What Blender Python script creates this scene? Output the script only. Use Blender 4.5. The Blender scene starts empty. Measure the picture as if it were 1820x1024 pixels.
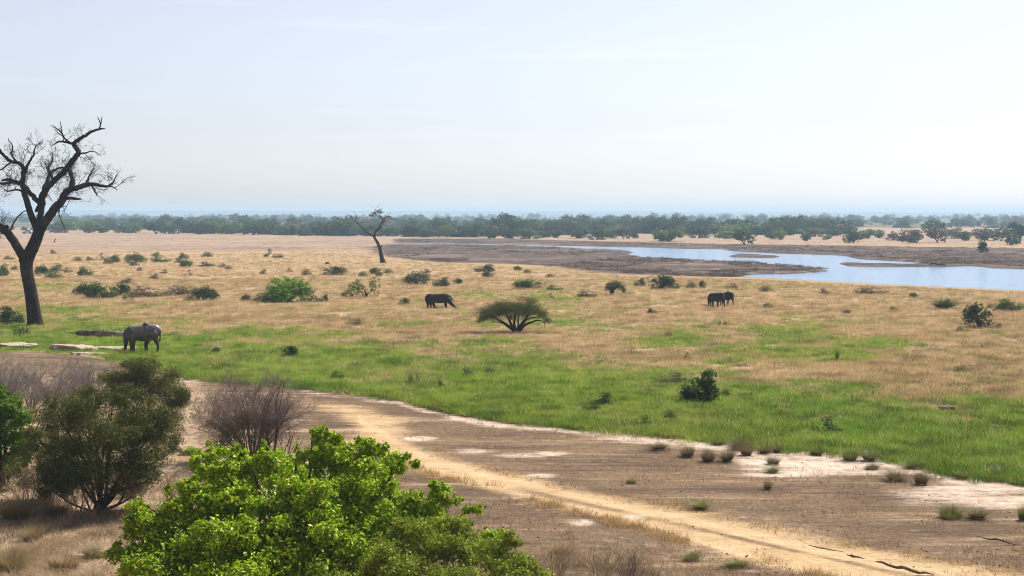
import bpy, math, random
import numpy as np
from mathutils import Vector

# ------------------------------------------------------------------ camera, sky, sun, exposure
sc = bpy.context.scene
COL = sc.collection
F = 2528.0            # focal length in photo pixels (1820 wide)
CX, HY = 910.0, 380.0  # image centre column and horizon row
H = 9.0               # eye height over the plain
FH = F * H
R = math.radians

cam_d = bpy.data.cameras.new('camera')
cam = bpy.data.objects.new('camera', cam_d)
COL.objects.link(cam)
cam.location = (0, 0, H)
cam.rotation_euler = (R(90), 0, 0)
cam_d.sensor_width = 36.0
cam_d.lens = 36.0 * F / 1820.0
cam_d.shift_y = -(512.0 - HY) / 1820.0
cam_d.clip_start = 0.1
cam_d.clip_end = 30000
sc.camera = cam

SUN_TO = Vector((0.46, 0.60, 0.84)).normalized()
SUN_EL = math.asin(SUN_TO.z)
world = bpy.data.worlds.new('World')
sc.world = world
world.use_nodes = True
wn, wl = world.node_tree.nodes, world.node_tree.links
wn.clear()
wo = wn.new('ShaderNodeOutputWorld')
bg = wn.new('ShaderNodeBackground')
sky = wn.new('ShaderNodeTexSky')
sky.sky_type = 'NISHITA'
sky.sun_disc = False
sky.sun_elevation = SUN_EL
sky.sun_rotation = math.atan2(SUN_TO.x, SUN_TO.y)
sky.altitude = 400
sky.air_density = 1.0
sky.dust_density = 0.9
sky.ozone_density = 2.5
bg.inputs['Strength'].default_value = 0.076
hsv = wn.new('ShaderNodeHueSaturation')          # dry-season dust greys the blue
hsv.inputs['Saturation'].default_value = 0.42
wl.new(sky.outputs[0], hsv.inputs['Color'])
tint = wn.new('ShaderNodeMix'); tint.data_type = 'RGBA'; tint.blend_type = 'MULTIPLY'; tint.inputs[0].default_value = 1.0
tint.inputs[7].default_value = (1.0, 0.985, 1.045, 1)
wl.new(hsv.outputs[0], tint.inputs[6])
wtc = wn.new('ShaderNodeTexCoord'); wmp = wn.new('ShaderNodeMapping')
wmp.inputs['Scale'].default_value = (5, 5, 60)
wnz = wn.new('ShaderNodeTexNoise'); wnz.inputs['Scale'].default_value = 1.0; wnz.inputs['Detail'].default_value = 6
wrm = wn.new('ShaderNodeMapRange'); wrm.interpolation_type = 'SMOOTHSTEP'
wrm.inputs[1].default_value = .54; wrm.inputs[2].default_value = .80; wrm.inputs[4].default_value = .22
wcl = wn.new('ShaderNodeMix'); wcl.data_type = 'RGBA'; wcl.inputs[7].default_value = (9.5, 9.6, 9.9, 1)   # thin high cloud
wl.new(wtc.outputs['Generated'], wmp.inputs[0]); wl.new(wmp.outputs[0], wnz.inputs['Vector'])
wl.new(wnz.outputs['Fac'], wrm.inputs[0]); wl.new(wrm.outputs[0], wcl.inputs[0])
wl.new(tint.outputs[2], wcl.inputs[6])
wl.new(wcl.outputs[2], bg.inputs['Color'])
wl.new(bg.outputs[0], wo.inputs['Surface'])

sun_d = bpy.data.lights.new('sun', 'SUN')
sun_d.energy = 5.0
sun_d.angle = R(0.53)
sun_d.color = (1.0, 0.95, 0.87)
sun = bpy.data.objects.new('sun', sun_d)
COL.objects.link(sun)
sun.rotation_euler = SUN_TO.to_track_quat('Z', 'Y').to_euler()
sun.location = SUN_TO * 60

sc.view_settings.view_transform = 'Standard'
sc.view_settings.look = 'None'
sc.view_settings.gamma = 1.0
sc.view_settings.exposure = 0.74
sc.render.engine = 'CYCLES'
sc.cycles.max_bounces = 5
sc.cycles.diffuse_bounces = 2
sc.cycles.glossy_bounces = 2
sc.cycles.transmission_bounces = 3
sc.cycles.transparent_max_bounces = 4
sc.cycles.volume_bounces = 0
sc.cycles.use_denoising = True
sc.cycles.filter_width = 1.0
sc.cycles.caustics_reflective = False
sc.cycles.caustics_refractive = False
sc.cycles.sample_clamp_indirect = 6.0

# ------------------------------------------------------------------ helpers
rs = np.random.RandomState


def dist(v):
    return FH / (v - HY)


def P(u, v, Y):                      # a photo direction carried to depth Y
    return np.array([(u - CX) / F * Y, Y, H - (v - HY) / F * Y])


def _hash(ix, iy, s):
    n = (ix * 374761393 + iy * 668265263 + s * 1442695041) & 0x7fffffff
    n = ((n ^ (n >> 13)) * 1274126177) & 0x7fffffff
    return ((n ^ (n >> 16)) & 0xffff) / 65535.0


def vnoise(x, y, s=0):
    x = np.asarray(x, float); y = np.asarray(y, float)
    ix = np.floor(x).astype(np.int64); iy = np.floor(y).astype(np.int64)
    fx = x - ix; fy = y - iy
    fx = fx * fx * (3 - 2 * fx); fy = fy * fy * (3 - 2 * fy)
    a = _hash(ix, iy, s); b = _hash(ix + 1, iy, s); c = _hash(ix, iy + 1, s); d = _hash(ix + 1, iy + 1, s)
    return (a * (1 - fx) + b * fx) * (1 - fy) + (c * (1 - fx) + d * fx) * fy


def fbm(x, y, s=0, o=3):
    t = 0; a = .5; n = 0
    for k in range(o):
        t = t + a * vnoise(x * 2 ** k, y * 2 ** k, s + k * 17); n += a; a *= .5
    return t / n


def smooth(a, b, x):
    t = np.clip((x - a) / (b - a), 0, 1)
    return t * t * (3 - 2 * t)


def gz(X, Y):
    """height of the plain: faint swells, a low earth bank at the left, the bluff under the viewpoint"""
    X = np.asarray(X, float); Y = np.asarray(Y, float)
    z = 0.10 * (fbm(X / 9., Y / 9., 3) - .5) + 0.16 * (fbm(X / 40., Y / 40., 5, 2) - .5)
    z = z * smooth(20, 40, Y)
    m = np.exp(-(((X + 29.5) / 7.5) ** 2 + ((Y - 84) / 7.0) ** 2))
    z = z + 0.55 * m
    z = z + 6.5 * smooth(26, 6, Y)
    return z


def mesh_np(name, V, Fc, mats=(), attrs=None, smooth_sh=False, midx=None):
    V = np.asarray(V, np.float32); Fc = np.asarray(Fc, np.int32)
    me = bpy.data.meshes.new(name)
    n, k = Fc.shape
    me.vertices.add(len(V)); me.vertices.foreach_set('co', V.ravel())
    me.loops.add(n * k); me.loops.foreach_set('vertex_index', Fc.ravel())
    me.polygons.add(n)
    me.polygons.foreach_set('loop_start', np.arange(n, dtype=np.int32) * k)
    me.polygons.foreach_set('loop_total', np.full(n, k, np.int32))
    if smooth_sh:
        me.polygons.foreach_set('use_smooth', np.ones(n, bool))
    for m in mats:
        me.materials.append(m)
    if midx is not None:
        me.polygons.foreach_set('material_index', np.asarray(midx, np.int32))
    for nm, (dom, arr) in (attrs or {}).items():
        a = me.attributes.new(nm, 'FLOAT', dom)
        a.data.foreach_set('value', np.asarray(arr, np.float32))
    me.update(calc_edges=True)
    return me


def link(name, me, parent=None, loc=None, kind=None):
    o = bpy.data.objects.new(name, me)
    COL.objects.link(o)
    if parent is not None:
        o.parent = parent
    if loc is not None:
        o.location = loc
    if kind:
        o['kind'] = kind
    return o


def tag(o, label, cat, group=None, kind=None):
    o['label'] = label; o['category'] = cat
    if group: o['group'] = group
    if kind: o['kind'] = kind
    return o


def empty(name, loc):
    o = bpy.data.objects.new(name, None)
    o.empty_display_size = 0.3
    COL.objects.link(o); o.location = loc
    return o


class Tubes:
    def __init__(s, n=5):
        s.n = n; s.V = []; s.Fc = []; s.c = 0

    def add(s, pts, rad):
        pts = np.asarray(pts, float); rad = np.asarray(rad, float)
        m = len(pts)
        if m < 2: return
        t = np.gradient(pts, axis=0)
        t /= np.linalg.norm(t, axis=1)[:, None] + 1e-9
        ref = np.array([0.31, 0.9, 0.17])
        a = np.cross(t, ref); a /= np.linalg.norm(a, axis=1)[:, None] + 1e-9
        b = np.cross(t, a)
        ang = np.arange(s.n) / s.n * 2 * np.pi
        ring = a[:, None, :] * np.cos(ang)[None, :, None] + b[:, None, :] * np.sin(ang)[None, :, None]
        v = pts[:, None, :] + ring * rad[:, None, None]
        s.V.append(v.reshape(-1, 3))
        i = np.arange(m - 1)[:, None] * s.n
        j = np.arange(s.n)[None, :]; j2 = (j + 1) % s.n
        f = np.stack([i + j, i + j2, i + s.n + j2, i + s.n + j], -1).reshape(-1, 4) + s.c
        s.Fc.append(f); s.c += m * s.n

    def mesh(s, name, mats):
        return mesh_np(name, np.concatenate(s.V), np.concatenate(s.Fc), mats, smooth_sh=True)


def catmull(pts, k=4):
    pts = np.asarray(pts, float)
    p = np.vstack([2 * pts[0] - pts[1], pts, 2 * pts[-1] - pts[-2]])
    out = []
    for i in range(1, len(p) - 2):
        for t in np.arange(k) / k:
            a, b, c, d = p[i - 1], p[i], p[i + 1], p[i + 2]
            out.append(.5 * (2 * b + (c - a) * t + (2 * a - 5 * b + 4 * c - d) * t * t + (3 * b - a - 3 * c + d) * t ** 3))
    out.append(pts[-1])
    return np.array(out)


def unit(v):
    return v / (np.linalg.norm(v, axis=-1, keepdims=True) + 1e-9)


def leaves(C, size, rng, aspect=.5, up=.5, N0=None):
    """bent rhombic leaves at C: verts, quads, one random value a leaf"""
    n = len(C)
    nor = rng.normal(size=(n, 3)); nor[:, 2] += up
    if N0 is not None: nor = nor * .8 + N0 * .8
    nor = unit(nor)
    d = unit(np.cross(nor, rng.normal(size=(n, 3))))
    s = np.cross(nor, d)
    sz = (np.broadcast_to(size, (n,)) * rng.uniform(.5, 1.5, n))[:, None]
    v0 = C - d * sz * .5
    v2 = C + d * sz * .5 - nor * sz * .12
    v1 = C + s * sz * aspect * .5 + nor * sz * .10
    v3 = C - s * sz * aspect * .5 + nor * sz * .10
    V = np.stack([v0, v1, v2, v3], 1).reshape(-1, 3)
    Fc = np.arange(n * 4).reshape(-1, 4)
    return V, Fc, rng.uniform(0, 1, n)


def blob_points(blobs, n, rng, shell=(.72, 1.06), bumps=.18, clus=6, cs=.10):
    """leaf positions in the shells of lumpy blobs; clustered"""
    B = np.asarray(blobs, float)            # cx cy cz rx ry rz
    w = (B[:, 3] * B[:, 5] + B[:, 3] * B[:, 4] + B[:, 4] * B[:, 5]); w = w / w.sum()
    nc = max(1, n // clus)
    idx = rng.choice(len(B), nc, p=w)
    d = unit(rng.normal(size=(nc, 3)))
    ph = rng.uniform(0, 6.28, (len(B), 3))[idx]
    lump = 1 + bumps * (np.sin(5 * d[:, 0] + ph[:, 0]) * np.sin(5 * d[:, 1] + ph[:, 1]) + .6 * np.sin(9 * d[:, 2] + ph[:, 2]))
    r = rng.uniform(shell[0], shell[1], nc) * lump
    c = B[idx, :3] + d * B[idx, 3:6] * r[:, None]
    k = rng.randint(max(2, clus - 2), clus + 3, nc)
    ci = np.repeat(np.arange(nc), k)
    rad = B[idx, 3:6].mean(1)[ci] * cs
    pts = c[ci] + rng.normal(size=(len(ci), 3)) * rad[:, None]
    return pts, d[ci]


def blades(n, rng, rad, h, w, lean=.5, curl=.4, seg=2):
    """grass blades: narrow bent strips made of quads, the last one pinched"""
    a = rng.uniform(0, 6.283, n); rr = rad * np.sqrt(rng.uniform(0, 1, n))
    base = np.stack([rr * np.cos(a), rr * np.sin(a), np.zeros(n)], 1)
    a2 = a + rng.normal(0, .7, n)
    out = np.stack([np.cos(a2), np.sin(a2), np.zeros(n)], 1)
    L = h * rng.uniform(.35, 1.12, n) * (1.08 - .35 * rr / rad); ln = lean * (.15 + 1.1 * rr / rad) * rng.uniform(.5, 1.3, n)
    sd = np.stack([-np.sin(a2 + rng.normal(0, .8, n)), np.cos(a2), np.zeros(n)], 1)
    sd = unit(sd) * (w * rng.uniform(.6, 1.3, n))[:, None] * .5
    rows = []
    for k in range(seg + 1):
        t = k / seg
        c = base + out * (L * (ln * t + curl * ln * t * t))[:, None]
        c[:, 2] += L * t * (1 - .25 * ln * t)
        ww = 1 - .85 * t
        rows.append(c - sd * ww); rows.append(c + sd * ww)
    V = np.stack(rows, 1)
    nv = 2 * (seg + 1)
    f = np.array([[2 * k, 2 * k + 1, 2 * k + 3, 2 * k + 2] for k in range(seg)])
    Fc = (np.arange(n)[:, None, None] * nv + f[None]).reshape(-1, 4)
    return V.reshape(-1, 3), Fc, np.repeat(rng.uniform(0, 1, n), seg)


# ------------------------------------------------------------------ materials
def mat(name):
    m = bpy.data.materials.new(name); m.use_nodes = True
    nt = m.node_tree; nt.nodes.clear()
    out = nt.nodes.new('ShaderNodeOutputMaterial')
    return m, nt, out


def node(nt, t, **kw):
    n = nt.nodes.new(t)
    for k, v in kw.items():
        if k.startswith('i_'):
            n.inputs[k[2:].replace('_', ' ')].default_value = v
        else:
            setattr(n, k, v)
    return n


def math_n(nt, op, a, b=None, clamp=False):
    n = nt.nodes.new('ShaderNodeMath'); n.operation = op; n.use_clamp = clamp
    for i, x in enumerate((a, b)):
        if x is None: continue
        if isinstance(x, (int, float)): n.inputs[i].default_value = x
        else: nt.links.new(x, n.inputs[i])
    return n.outputs[0]


def mixc(nt, fac, a, b, mode='MIX'):
    n = nt.nodes.new('ShaderNodeMix'); n.data_type = 'RGBA'; n.blend_type = mode
    n.clamp_factor = True
    for sock, x in ((n.inputs[0], fac), (n.inputs[6], a), (n.inputs[7], b)):
        if isinstance(x, (int, float)): sock.default_value = x
        elif isinstance(x, tuple): sock.default_value = (*x, 1) if len(x) == 3 else x
        else: nt.links.new(x, sock)
    return n.outputs[2]


def noise_n(nt, vec, scale, detail=3, rough=.55):
    n = node(nt, 'ShaderNodeTexNoise')
    n.inputs['Scale'].default_value = scale; n.inputs['Detail'].default_value = detail
    n.inputs['Roughness'].default_value = rough
    if vec is not None: nt.links.new(vec, n.inputs['Vector'])
    return n.outputs['Fac']


def ramp(nt, x, a, b):
    n = nt.nodes.new('ShaderNodeMapRange'); n.interpolation_type = 'SMOOTHSTEP'
    n.inputs[1].default_value = a; n.inputs[2].default_value = b
    nt.links.new(x, n.inputs[0])
    return n.outputs[0]


def leaf_mat(name, c1, c2, c3=None, trans=.35, patch=.0, gloss=.015):
    """foliage: a colour of its own for each leaf, light passing through the blade"""
    m, nt, out = mat(name)
    at = node(nt, 'ShaderNodeAttribute', attribute_name='rnd')
    oi = node(nt, 'ShaderNodeObjectInfo')
    col = mixc(nt, at.outputs['Fac'], c1, c2)
    if c3:
        f = ramp(nt, at.outputs['Fac'], .82, .95)
        col = mixc(nt, f, col, c3)
    hv = node(nt, 'ShaderNodeHueSaturation')
    nt.links.new(col, hv.inputs['Color'])
    nt.links.new(math_n(nt, 'ADD', math_n(nt, 'MULTIPLY', oi.outputs['Random'], .4), .8), hv.inputs['Value'])
    nt.links.new(math_n(nt, 'ADD', math_n(nt, 'MULTIPLY', oi.outputs['Random'], -.03), .515), hv.inputs['Hue'])
    col = hv.outputs[0]
    df = node(nt, 'ShaderNodeBsdfDiffuse'); tr = node(nt, 'ShaderNodeBsdfTranslucent')
    nt.links.new(col, df.inputs[0])
    nt.links.new(mixc(nt, .35, col, (.75, .85, .15), 'MULTIPLY') if trans > .3 else col, tr.inputs[0])
    mx = node(nt, 'ShaderNodeMixShader'); mx.inputs[0].default_value = trans
    nt.links.new(df.outputs[0], mx.inputs[1]); nt.links.new(tr.outputs[0], mx.inputs[2])
    gl = node(nt, 'ShaderNodeBsdfGlossy'); gl.inputs['Roughness'].default_value = .45
    gl.inputs[0].default_value = (.9, .95, .9, 1)
    m2 = node(nt, 'ShaderNodeMixShader'); m2.inputs[0].default_value = gloss
    nt.links.new(mx.outputs[0], m2.inputs[1]); nt.links.new(gl.outputs[0], m2.inputs[2])
    nt.links.new(m2.outputs[0], out.inputs[0])
    return m


def bark_mat(name, c1, c2, scale=6., bump=.6):
    m, nt, out = mat(name)
    tc = node(nt, 'ShaderNodeTexCoord')
    mp = node(nt, 'ShaderNodeMapping'); mp.inputs['Scale'].default_value = (1, 1, .25)
    nt.links.new(tc.outputs['Object'], mp.inputs[0])
    n1 = noise_n(nt, mp.outputs[0], scale, 5, .65)
    n2 = noise_n(nt, tc.outputs['Object'], scale * .15, 2)
    col = mixc(nt, ramp(nt, n1, .35, .68), c1, c2)
    col = mixc(nt, ramp(nt, n2, .45, .7), col, tuple(x * 1.5 for x in c2))
    b = node(nt, 'ShaderNodeBsdfPrincipled'); b.inputs['Roughness'].default_value = .9
    b.inputs['Specular IOR Level'].default_value = .15
    nt.links.new(col, b.inputs['Base Color'])
    bp = node(nt, 'ShaderNodeBump'); bp.inputs['Strength'].default_value = bump; bp.inputs['Distance'].default_value = .08
    nt.links.new(n1, bp.inputs['Height']); nt.links.new(bp.outputs[0], b.inputs['Normal'])
    nt.links.new(b.outputs[0], out.inputs[0])
    return m


def grass_mat(name, cols, dry=None, pscale=.12, amount=(.45, .65)):
    """grass blades whose hue drifts in patches over the plain"""
    m, nt, out = mat(name)
    ge = node(nt, 'ShaderNodeNewGeometry'); oi = node(nt, 'ShaderNodeObjectInfo')
    at = node(nt, 'ShaderNodeAttribute', attribute_name='rnd')
    n1 = noise_n(nt, ge.outputs['Position'], pscale, 3)
    n2 = noise_n(nt, ge.outputs['Position'], pscale * 5, 2)
    col = mixc(nt, ramp(nt, n1, .35, .65), cols[0], cols[1])
    col = mixc(nt, math_n(nt, 'MULTIPLY', ramp(nt, n2, .45, .68), .85), col, cols[2])
    if len(cols) > 3:
        n3 = noise_n(nt, ge.outputs['Position'], pscale * .45, 3)
        col = mixc(nt, math_n(nt, 'MULTIPLY', ramp(nt, n3, .50, .66), .7), col, cols[3])
    if dry:
        col = mixc(nt, math_n(nt, 'MULTIPLY', ramp(nt, oi.outputs['Random'], amount[0], amount[1]), .85), col, dry)
    hv = node(nt, 'ShaderNodeHueSaturation'); nt.links.new(col, hv.inputs['Color'])
    v = math_n(nt, 'ADD', math_n(nt, 'MULTIPLY', oi.outputs['Random'], .45), .6)
    v = math_n(nt, 'ADD', math_n(nt, 'MULTIPLY', at.outputs['Fac'], .35), v)
    nt.links.new(v, hv.inputs['Value'])
    df = node(nt, 'ShaderNodeBsdfDiffuse'); tr = node(nt, 'ShaderNodeBsdfTranslucent')
    nt.links.new(hv.outputs[0], df.inputs[0]); nt.links.new(hv.outputs[0], tr.inputs[0])
    mx = node(nt, 'ShaderNodeMixShader'); mx.inputs[0].default_value = .4
    nt.links.new(df.outputs[0], mx.inputs[1]); nt.links.new(tr.outputs[0], mx.inputs[2])
    nt.links.new(mx.outputs[0], out.inputs[0])
    return m


def plain_mat(name, c, rough=.6, spec=.3, var=.25, scale=8., metal=0.):
    m, nt, out = mat(name)
    tc = node(nt, 'ShaderNodeTexCoord')
    n = noise_n(nt, tc.outputs['Object'], scale, 4)
    col = mixc(nt, n, tuple(x * (1 - var) for x in c), tuple(min(1, x * (1 + var)) for x in c))
    b = node(nt, 'ShaderNodeBsdfPrincipled')
    b.inputs['Roughness'].default_value = rough; b.inputs['Specular IOR Level'].default_value = spec
    b.inputs['Metallic'].default_value = metal
    nt.links.new(col, b.inputs['Base Color']); nt.links.new(b.outputs[0], out.inputs[0])
    return m


M = {}
M['bright'] = leaf_mat('fresh green leaves', (.21, .36, .006), (.50, .60, .014), (.72, .68, .07), .28)
M['vivid'] = leaf_mat('vivid green leaves', (.08, .23, .005), (.20, .40, .010), (.36, .48, .02), .28)
M['edge'] = leaf_mat('mid green leaves', (.08, .18, .010), (.17, .28, .018), (.32, .36, .04), .36)
M['fine'] = leaf_mat('fine olive green leaves', (.19, .27, .018), (.33, .38, .04), (.52, .47, .13), .34)
M['olive'] = leaf_mat('olive thornbush leaves', (.075, .09, .016), (.15, .155, .03), (.29, .24, .09), .38)
M['green'] = leaf_mat('savanna shrub leaves', (.05, .115, .012), (.10, .175, .02), (.19, .22, .05), .3)
M['dark'] = leaf_mat('dark shrub leaves', (.025, .055, .008), (.05, .088, .013), (.10, .125, .025), .25)
M['grey'] = leaf_mat('grey green shrub leaves', (.09, .115, .055), (.14, .155, .075), (.20, .18, .11), .25)
M['brown'] = leaf_mat('dry brown shrub leaves', (.15, .11, .06), (.24, .18, .10), (.30, .22, .13), .25)
M['grass_green'] = leaf_mat('green tussock blades', (.13, .155, .035), (.20, .20, .055), (.33, .26, .10), .35)
M['tuft'] = leaf_mat('olive brown tussock blades', (.12, .088, .045), (.22, .165, .085), (.34, .26, .14), .35)
M['tan_tuft'] = leaf_mat('tan dry grass blades', (.22, .15, .08), (.36, .26, .145), (.46, .35, .2), .35)
M['tree_far'] = leaf_mat('woodland leaves', (.042, .085, .034), (.085, .13, .052), None, .35)
M['tree_dark'] = leaf_mat('dark woodland leaves', (.028, .058, .018), (.055, .088, .026), None, .3)
M['tree_pale'] = leaf_mat('pale green woodland leaves', (.11, .17, .05), (.17, .225, .07), None, .35)
M['tree_grey'] = leaf_mat('grey half bare woodland twigs', (.18, .155, .11), (.25, .22, .155), None, .1)
M['bark_dead'] = bark_mat('weathered dark bark', (.007, .005, .004), (.034, .019, .012), 9., .9)
M['bark'] = bark_mat('shrub bark', (.03, .022, .016), (.085, .062, .045))
M['twig_grey'] = bark_mat('grey dry twigs', (.13, .105, .09), (.24, .20, .175), 3., .1)
M['twig_mauve'] = bark_mat('mauve brown dry twigs', (.12, .088, .076), (.215, .16, .14), 3., .1)
M['twig_tan'] = bark_mat('tan dry twigs', (.19, .14, .085), (.31, .235, .15), 3., .1)

# ------------------------------------------------------------------ the ground: one sheet to the horizon
EDGE = np.array([(-700, 640), (-200, 634), (0, 628), (60, 632), (130, 640), (170, 645), (240, 652), (330, 671), (420, 680), (520, 688), (580, 694), (640, 700), (700, 709),
                 (760, 722), (830, 738), (900, 747), (1000, 758), (1100, 766), (1200, 774), (1280, 783), (1350, 795), (1450, 800), (1550, 809),
                 (1620, 823), (1700, 842), (1760, 850), (1820, 858), (2000, 880), (2600, 950)], float)
GREEN = np.array([(0, 600, .8), (0, 570, .75), (0, 545, .2), (60, 520, .4), (150, 560, .45), (150, 600, .95), (300, 560, .08), (300, 590, .4), (300, 612, .95), (300, 650, 1),
                  (450, 600, .25), (450, 622, .9), (450, 660, 1), (600, 608, .2), (600, 632, .95), (600, 660, .9), (600, 690, 1), (750, 622, .2), (750, 645, .95),
                  (750, 690, .95), (750, 720, 1), (900, 625, .1), (900, 652, .8), (900, 700, 1), (900, 735, 1), (980, 575, .5), (985, 540, .4), (1000, 608, .0),
                  (1060, 580, .5), (1060, 630, .0), (1060, 662, .6), (1060, 700, 1), (1060, 750, 1), (1150, 545, .35), (1200, 600, .65), (1300, 590, .45), (1400, 605, .7),
                  (1460, 597, .65), (1560, 612, .55), (1200, 635, .15), (1300, 640, .4), (1300, 690, .9), (1200, 680, .85), (1200, 740, 1), (1350, 660, .2), (1500, 660, .25),
                  (1500, 690, .6), (1500, 730, 1), (1500, 780, 1), (1650, 650, .1), (1650, 690, .35), (1650, 730, .85), (1650, 790, 1), (1820, 660, .05), (1820, 700, .35),
                  (1820, 740, .85), (1820, 800, 1), (0, 510, .05), (200, 540, .0), (400, 560, 0), (600, 575, 0), (700, 592, 0), (760, 565, 0), (880, 548, .2), (1100, 560, .05),
                  (1300, 555, .0), (1500, 560, 0), (1500, 582, .12), (1700, 605, 0), (1800, 625, 0), (0, 470, 0), (300, 470, 0), (600, 470, 0), (900, 500, 0), (1200, 510, 0),
                  (1500, 530, 0), (1800, 560, 0), (-300, 600, .7), (-300, 520, .1), (2100, 720, .4), (2100, 850, 1), (2100, 650, 0)], float)
ROAD = [(480, 702), (560, 708), (620, 721), (690, 737), (722, 752), (725, 770), (708, 783), (760, 800), (857, 826), (1000, 862), (1120, 883), (1225, 899), (1360, 932),
        (1585, 978), (1820, 1018), (2050, 1052), (2050, 1180), (1700, 1085), (1495, 1024), (1405, 1010), (1270, 975), (1135, 935), (1000, 900), (943, 885), (850, 864), (757, 838),
        (700, 815), (600, 800), (560, 790), (640, 778), (625, 755), (600, 738), (550, 722), (480, 712)]
RUTS = [[(640, 745), (700, 776), (760, 806), (860, 834), (960, 858), (1120, 895), (1225, 913), (1360, 948), (1585, 1000)],
        [(757, 830), (850, 855), (943, 880), (1060, 908), (1160, 930), (1270, 962), (1405, 1000), (1500, 1020)]]
SALT = [(120, 628, 60, 9, .9), (60, 640, 70, 8, .5), (180, 634, 50, 6, .7), (746, 778, 30, 4, 1.2), (840, 797, 60, 10, .75), (930, 808, 70, 8, .8), (975, 804, 40, 6, .8), (962, 842, 36, 5, .7), (1130, 914, 34, 5, 1.), (1033, 927, 32, 7, .95),
        (640, 704, 70, 5, .6), (555, 694, 36, 3, .9), (500, 735, 40, 12, .5), (540, 745, 30, 10, .45), (340, 676, 26, 8, .6), (1590, 730, 14, 3, .6), (1535, 725, 26, 3, .55), (1785, 750, 26, 4, .7), (1610, 728, 12, 4, .8),
        (1000, 950, 40, 6, .4), (1330, 1010, 40, 6, .5), (1160, 770, 60, 5, .8), (1060, 800, 80, 5, .35), (1790, 890, 50, 10, .7)]
SALTP = [[(1200, 776), (1290, 788), (1420, 805), (1600, 826), (1612, 838), (1450, 843), (1350, 848), (1300, 832), (1250, 800)],
         [(1520, 886), (1600, 862), (1720, 856), (1900, 868), (1900, 912), (1700, 900), (1620, 894)]]
WATER = [(690, 430), (760, 430.6), (908, 433.4), (982, 435.2), (1065, 437), (1133, 438.4), (1202, 440.2), (1285, 442), (1296, 444.5), (1375, 448.5), (1468, 451), (1500, 453),
         (1526, 458.5), (1595, 462), (1640, 464.4), (1640, 466.6), (1600, 466.8), (1553, 467.2), (1523, 465), (1498, 463.6), (1487, 466.5), (1507, 471.2), (1595, 471.8), (1677, 471.8), (1729, 470.6),
         (1760, 474), (1820, 476), (2200, 488), (2200, 540), (1820, 514), (1732, 511), (1663, 507), (1567, 503), (1499, 499), (1430, 496), (1356, 492.5), (1322, 490.5), (1316, 486), (1347, 484.6),
         (1424, 483), (1457, 481.2), (1476, 479), (1463, 475.3), (1430, 472.2), (1367, 467.5), (1345, 463.5), (1298, 463.2), (1257, 462), (1227, 459.6), (1175, 456.6), (1139, 455),
         (1117, 450.5), (1128, 447), (1112, 444.6), (1092, 443.2), (1037, 440.8), (982, 437.8), (908, 435.2), (760, 431.6), (690, 431)]
ISLE = [(1291, 452.5), (1315, 450.6), (1350, 451), (1388, 453.5), (1388, 455.6), (1340, 456.2), (1300, 455.5)]
MUD = [(650, 441), (700, 433), (908, 434), (1000, 436), (1480, 452), (1500, 485), (1400, 491), (1300, 492), (1100, 488), (980, 474), (900, 470), (790, 466), (730, 462), (680, 454)]
BANK = [(700, 423), (900, 425), (1000, 427), (1130, 430), (1300, 434), (1420, 435.5), (1600, 438), (1820, 441), (2200, 448), (2200, 494), (1820, 478), (1700, 474), (1480, 456), (1300, 446),
        (900, 435), (700, 432)]


def inpoly(u, v, poly):
    poly = np.asarray(poly, float); r = np.zeros(u.shape, bool)
    x0, y0 = poly[-1]
    for x1, y1 in poly:
        if y0 != y1:
            c = ((y1 > v) != (y0 > v)) & (u < (x0 - x1) * (v - y1) / (y0 - y1) + x1)
            r ^= c
        x0, y0 = x1, y1
    return r


def blur(a, ky, kx):
    for ax, k in ((0, ky), (1, kx)):
        for _ in range(2):
            p = np.pad(a, [(k, k) if i == ax else (0, 0) for i in range(2)], mode='edge')
            c = np.cumsum(p, axis=ax)
            z = np.zeros_like(np.take(c, [0], axis=ax)); c = np.concatenate([z, c], axis=ax)
            n = a.shape[ax]
            a = (np.take(c, range(2 * k + 1, 2 * k + 1 + n), axis=ax) - np.take(c, range(0, n), axis=ax)) / (2 * k + 1)
    return a


def green_f(u, v):
    sh = u.shape; u = u.ravel(); v = v.ravel()
    num = np.zeros_like(u); den = np.zeros_like(u)
    for gx, gy, g in GREEN:
        w = 1 / ((((u - gx) / 3.2) ** 2 + (v - gy) ** 2) + 20) ** 1.6
        num += w * g; den += w
    g = num / den
    ed = np.interp(u, EDGE[:, 0], EDGE[:, 1])
    X = (u - CX) / F * dist(v); Y = dist(v)
    ed = ed + 9 * (fbm(X / 1.8, Y / 2.5, 41) - .5) * (v - HY) / 380.
    d = ed - v
    g = np.where(d > 0, np.maximum(g, .9 * smooth(45, 5, d) * smooth(640, 690, v)), 0)
    return g.reshape(sh), d.reshape(sh)


vs = np.concatenate([[382.9, 383.2, 383.6, 384.2, 385, 386, 387.2, 388.6], np.arange(390, 424, 1.0), np.arange(424, 516, .5), np.arange(516, 560, 1.2), np.arange(560, 1060, 1.8),
                     np.arange(1060, 1160, 8), [1180, 1220, 1280, 1360, 1460, 1600, 1800, 2100, 2500, 3200, 4500, 7000, 12000]])
us = np.concatenate([np.arange(-1600, -240, 60), np.arange(-240, 2060, 3.4), np.arange(2060, 3420, 60)])
U, Vv = np.meshgrid(us, vs)
Yg = dist(Vv); Xg = (U - CX) / F * Yg
gr, de = green_f(U, Vv)
wat = inpoly(U, Vv, WATER) & ~inpoly(U, Vv, ISLE)
wat = blur(wat.astype(float), 1, 2)
dirt = smooth(-1.5, 1.5, -de)
road = blur(inpoly(U, Vv, ROAD).astype(float), 5, 7)
salt = np.zeros_like(U)
for cx, cy, rx, ry, s in SALT:
    salt = np.maximum(salt, 1.15 * s * np.exp(-(((U - cx) / rx) ** 2 + ((Vv - cy) / ry) ** 2) * .9))
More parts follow.
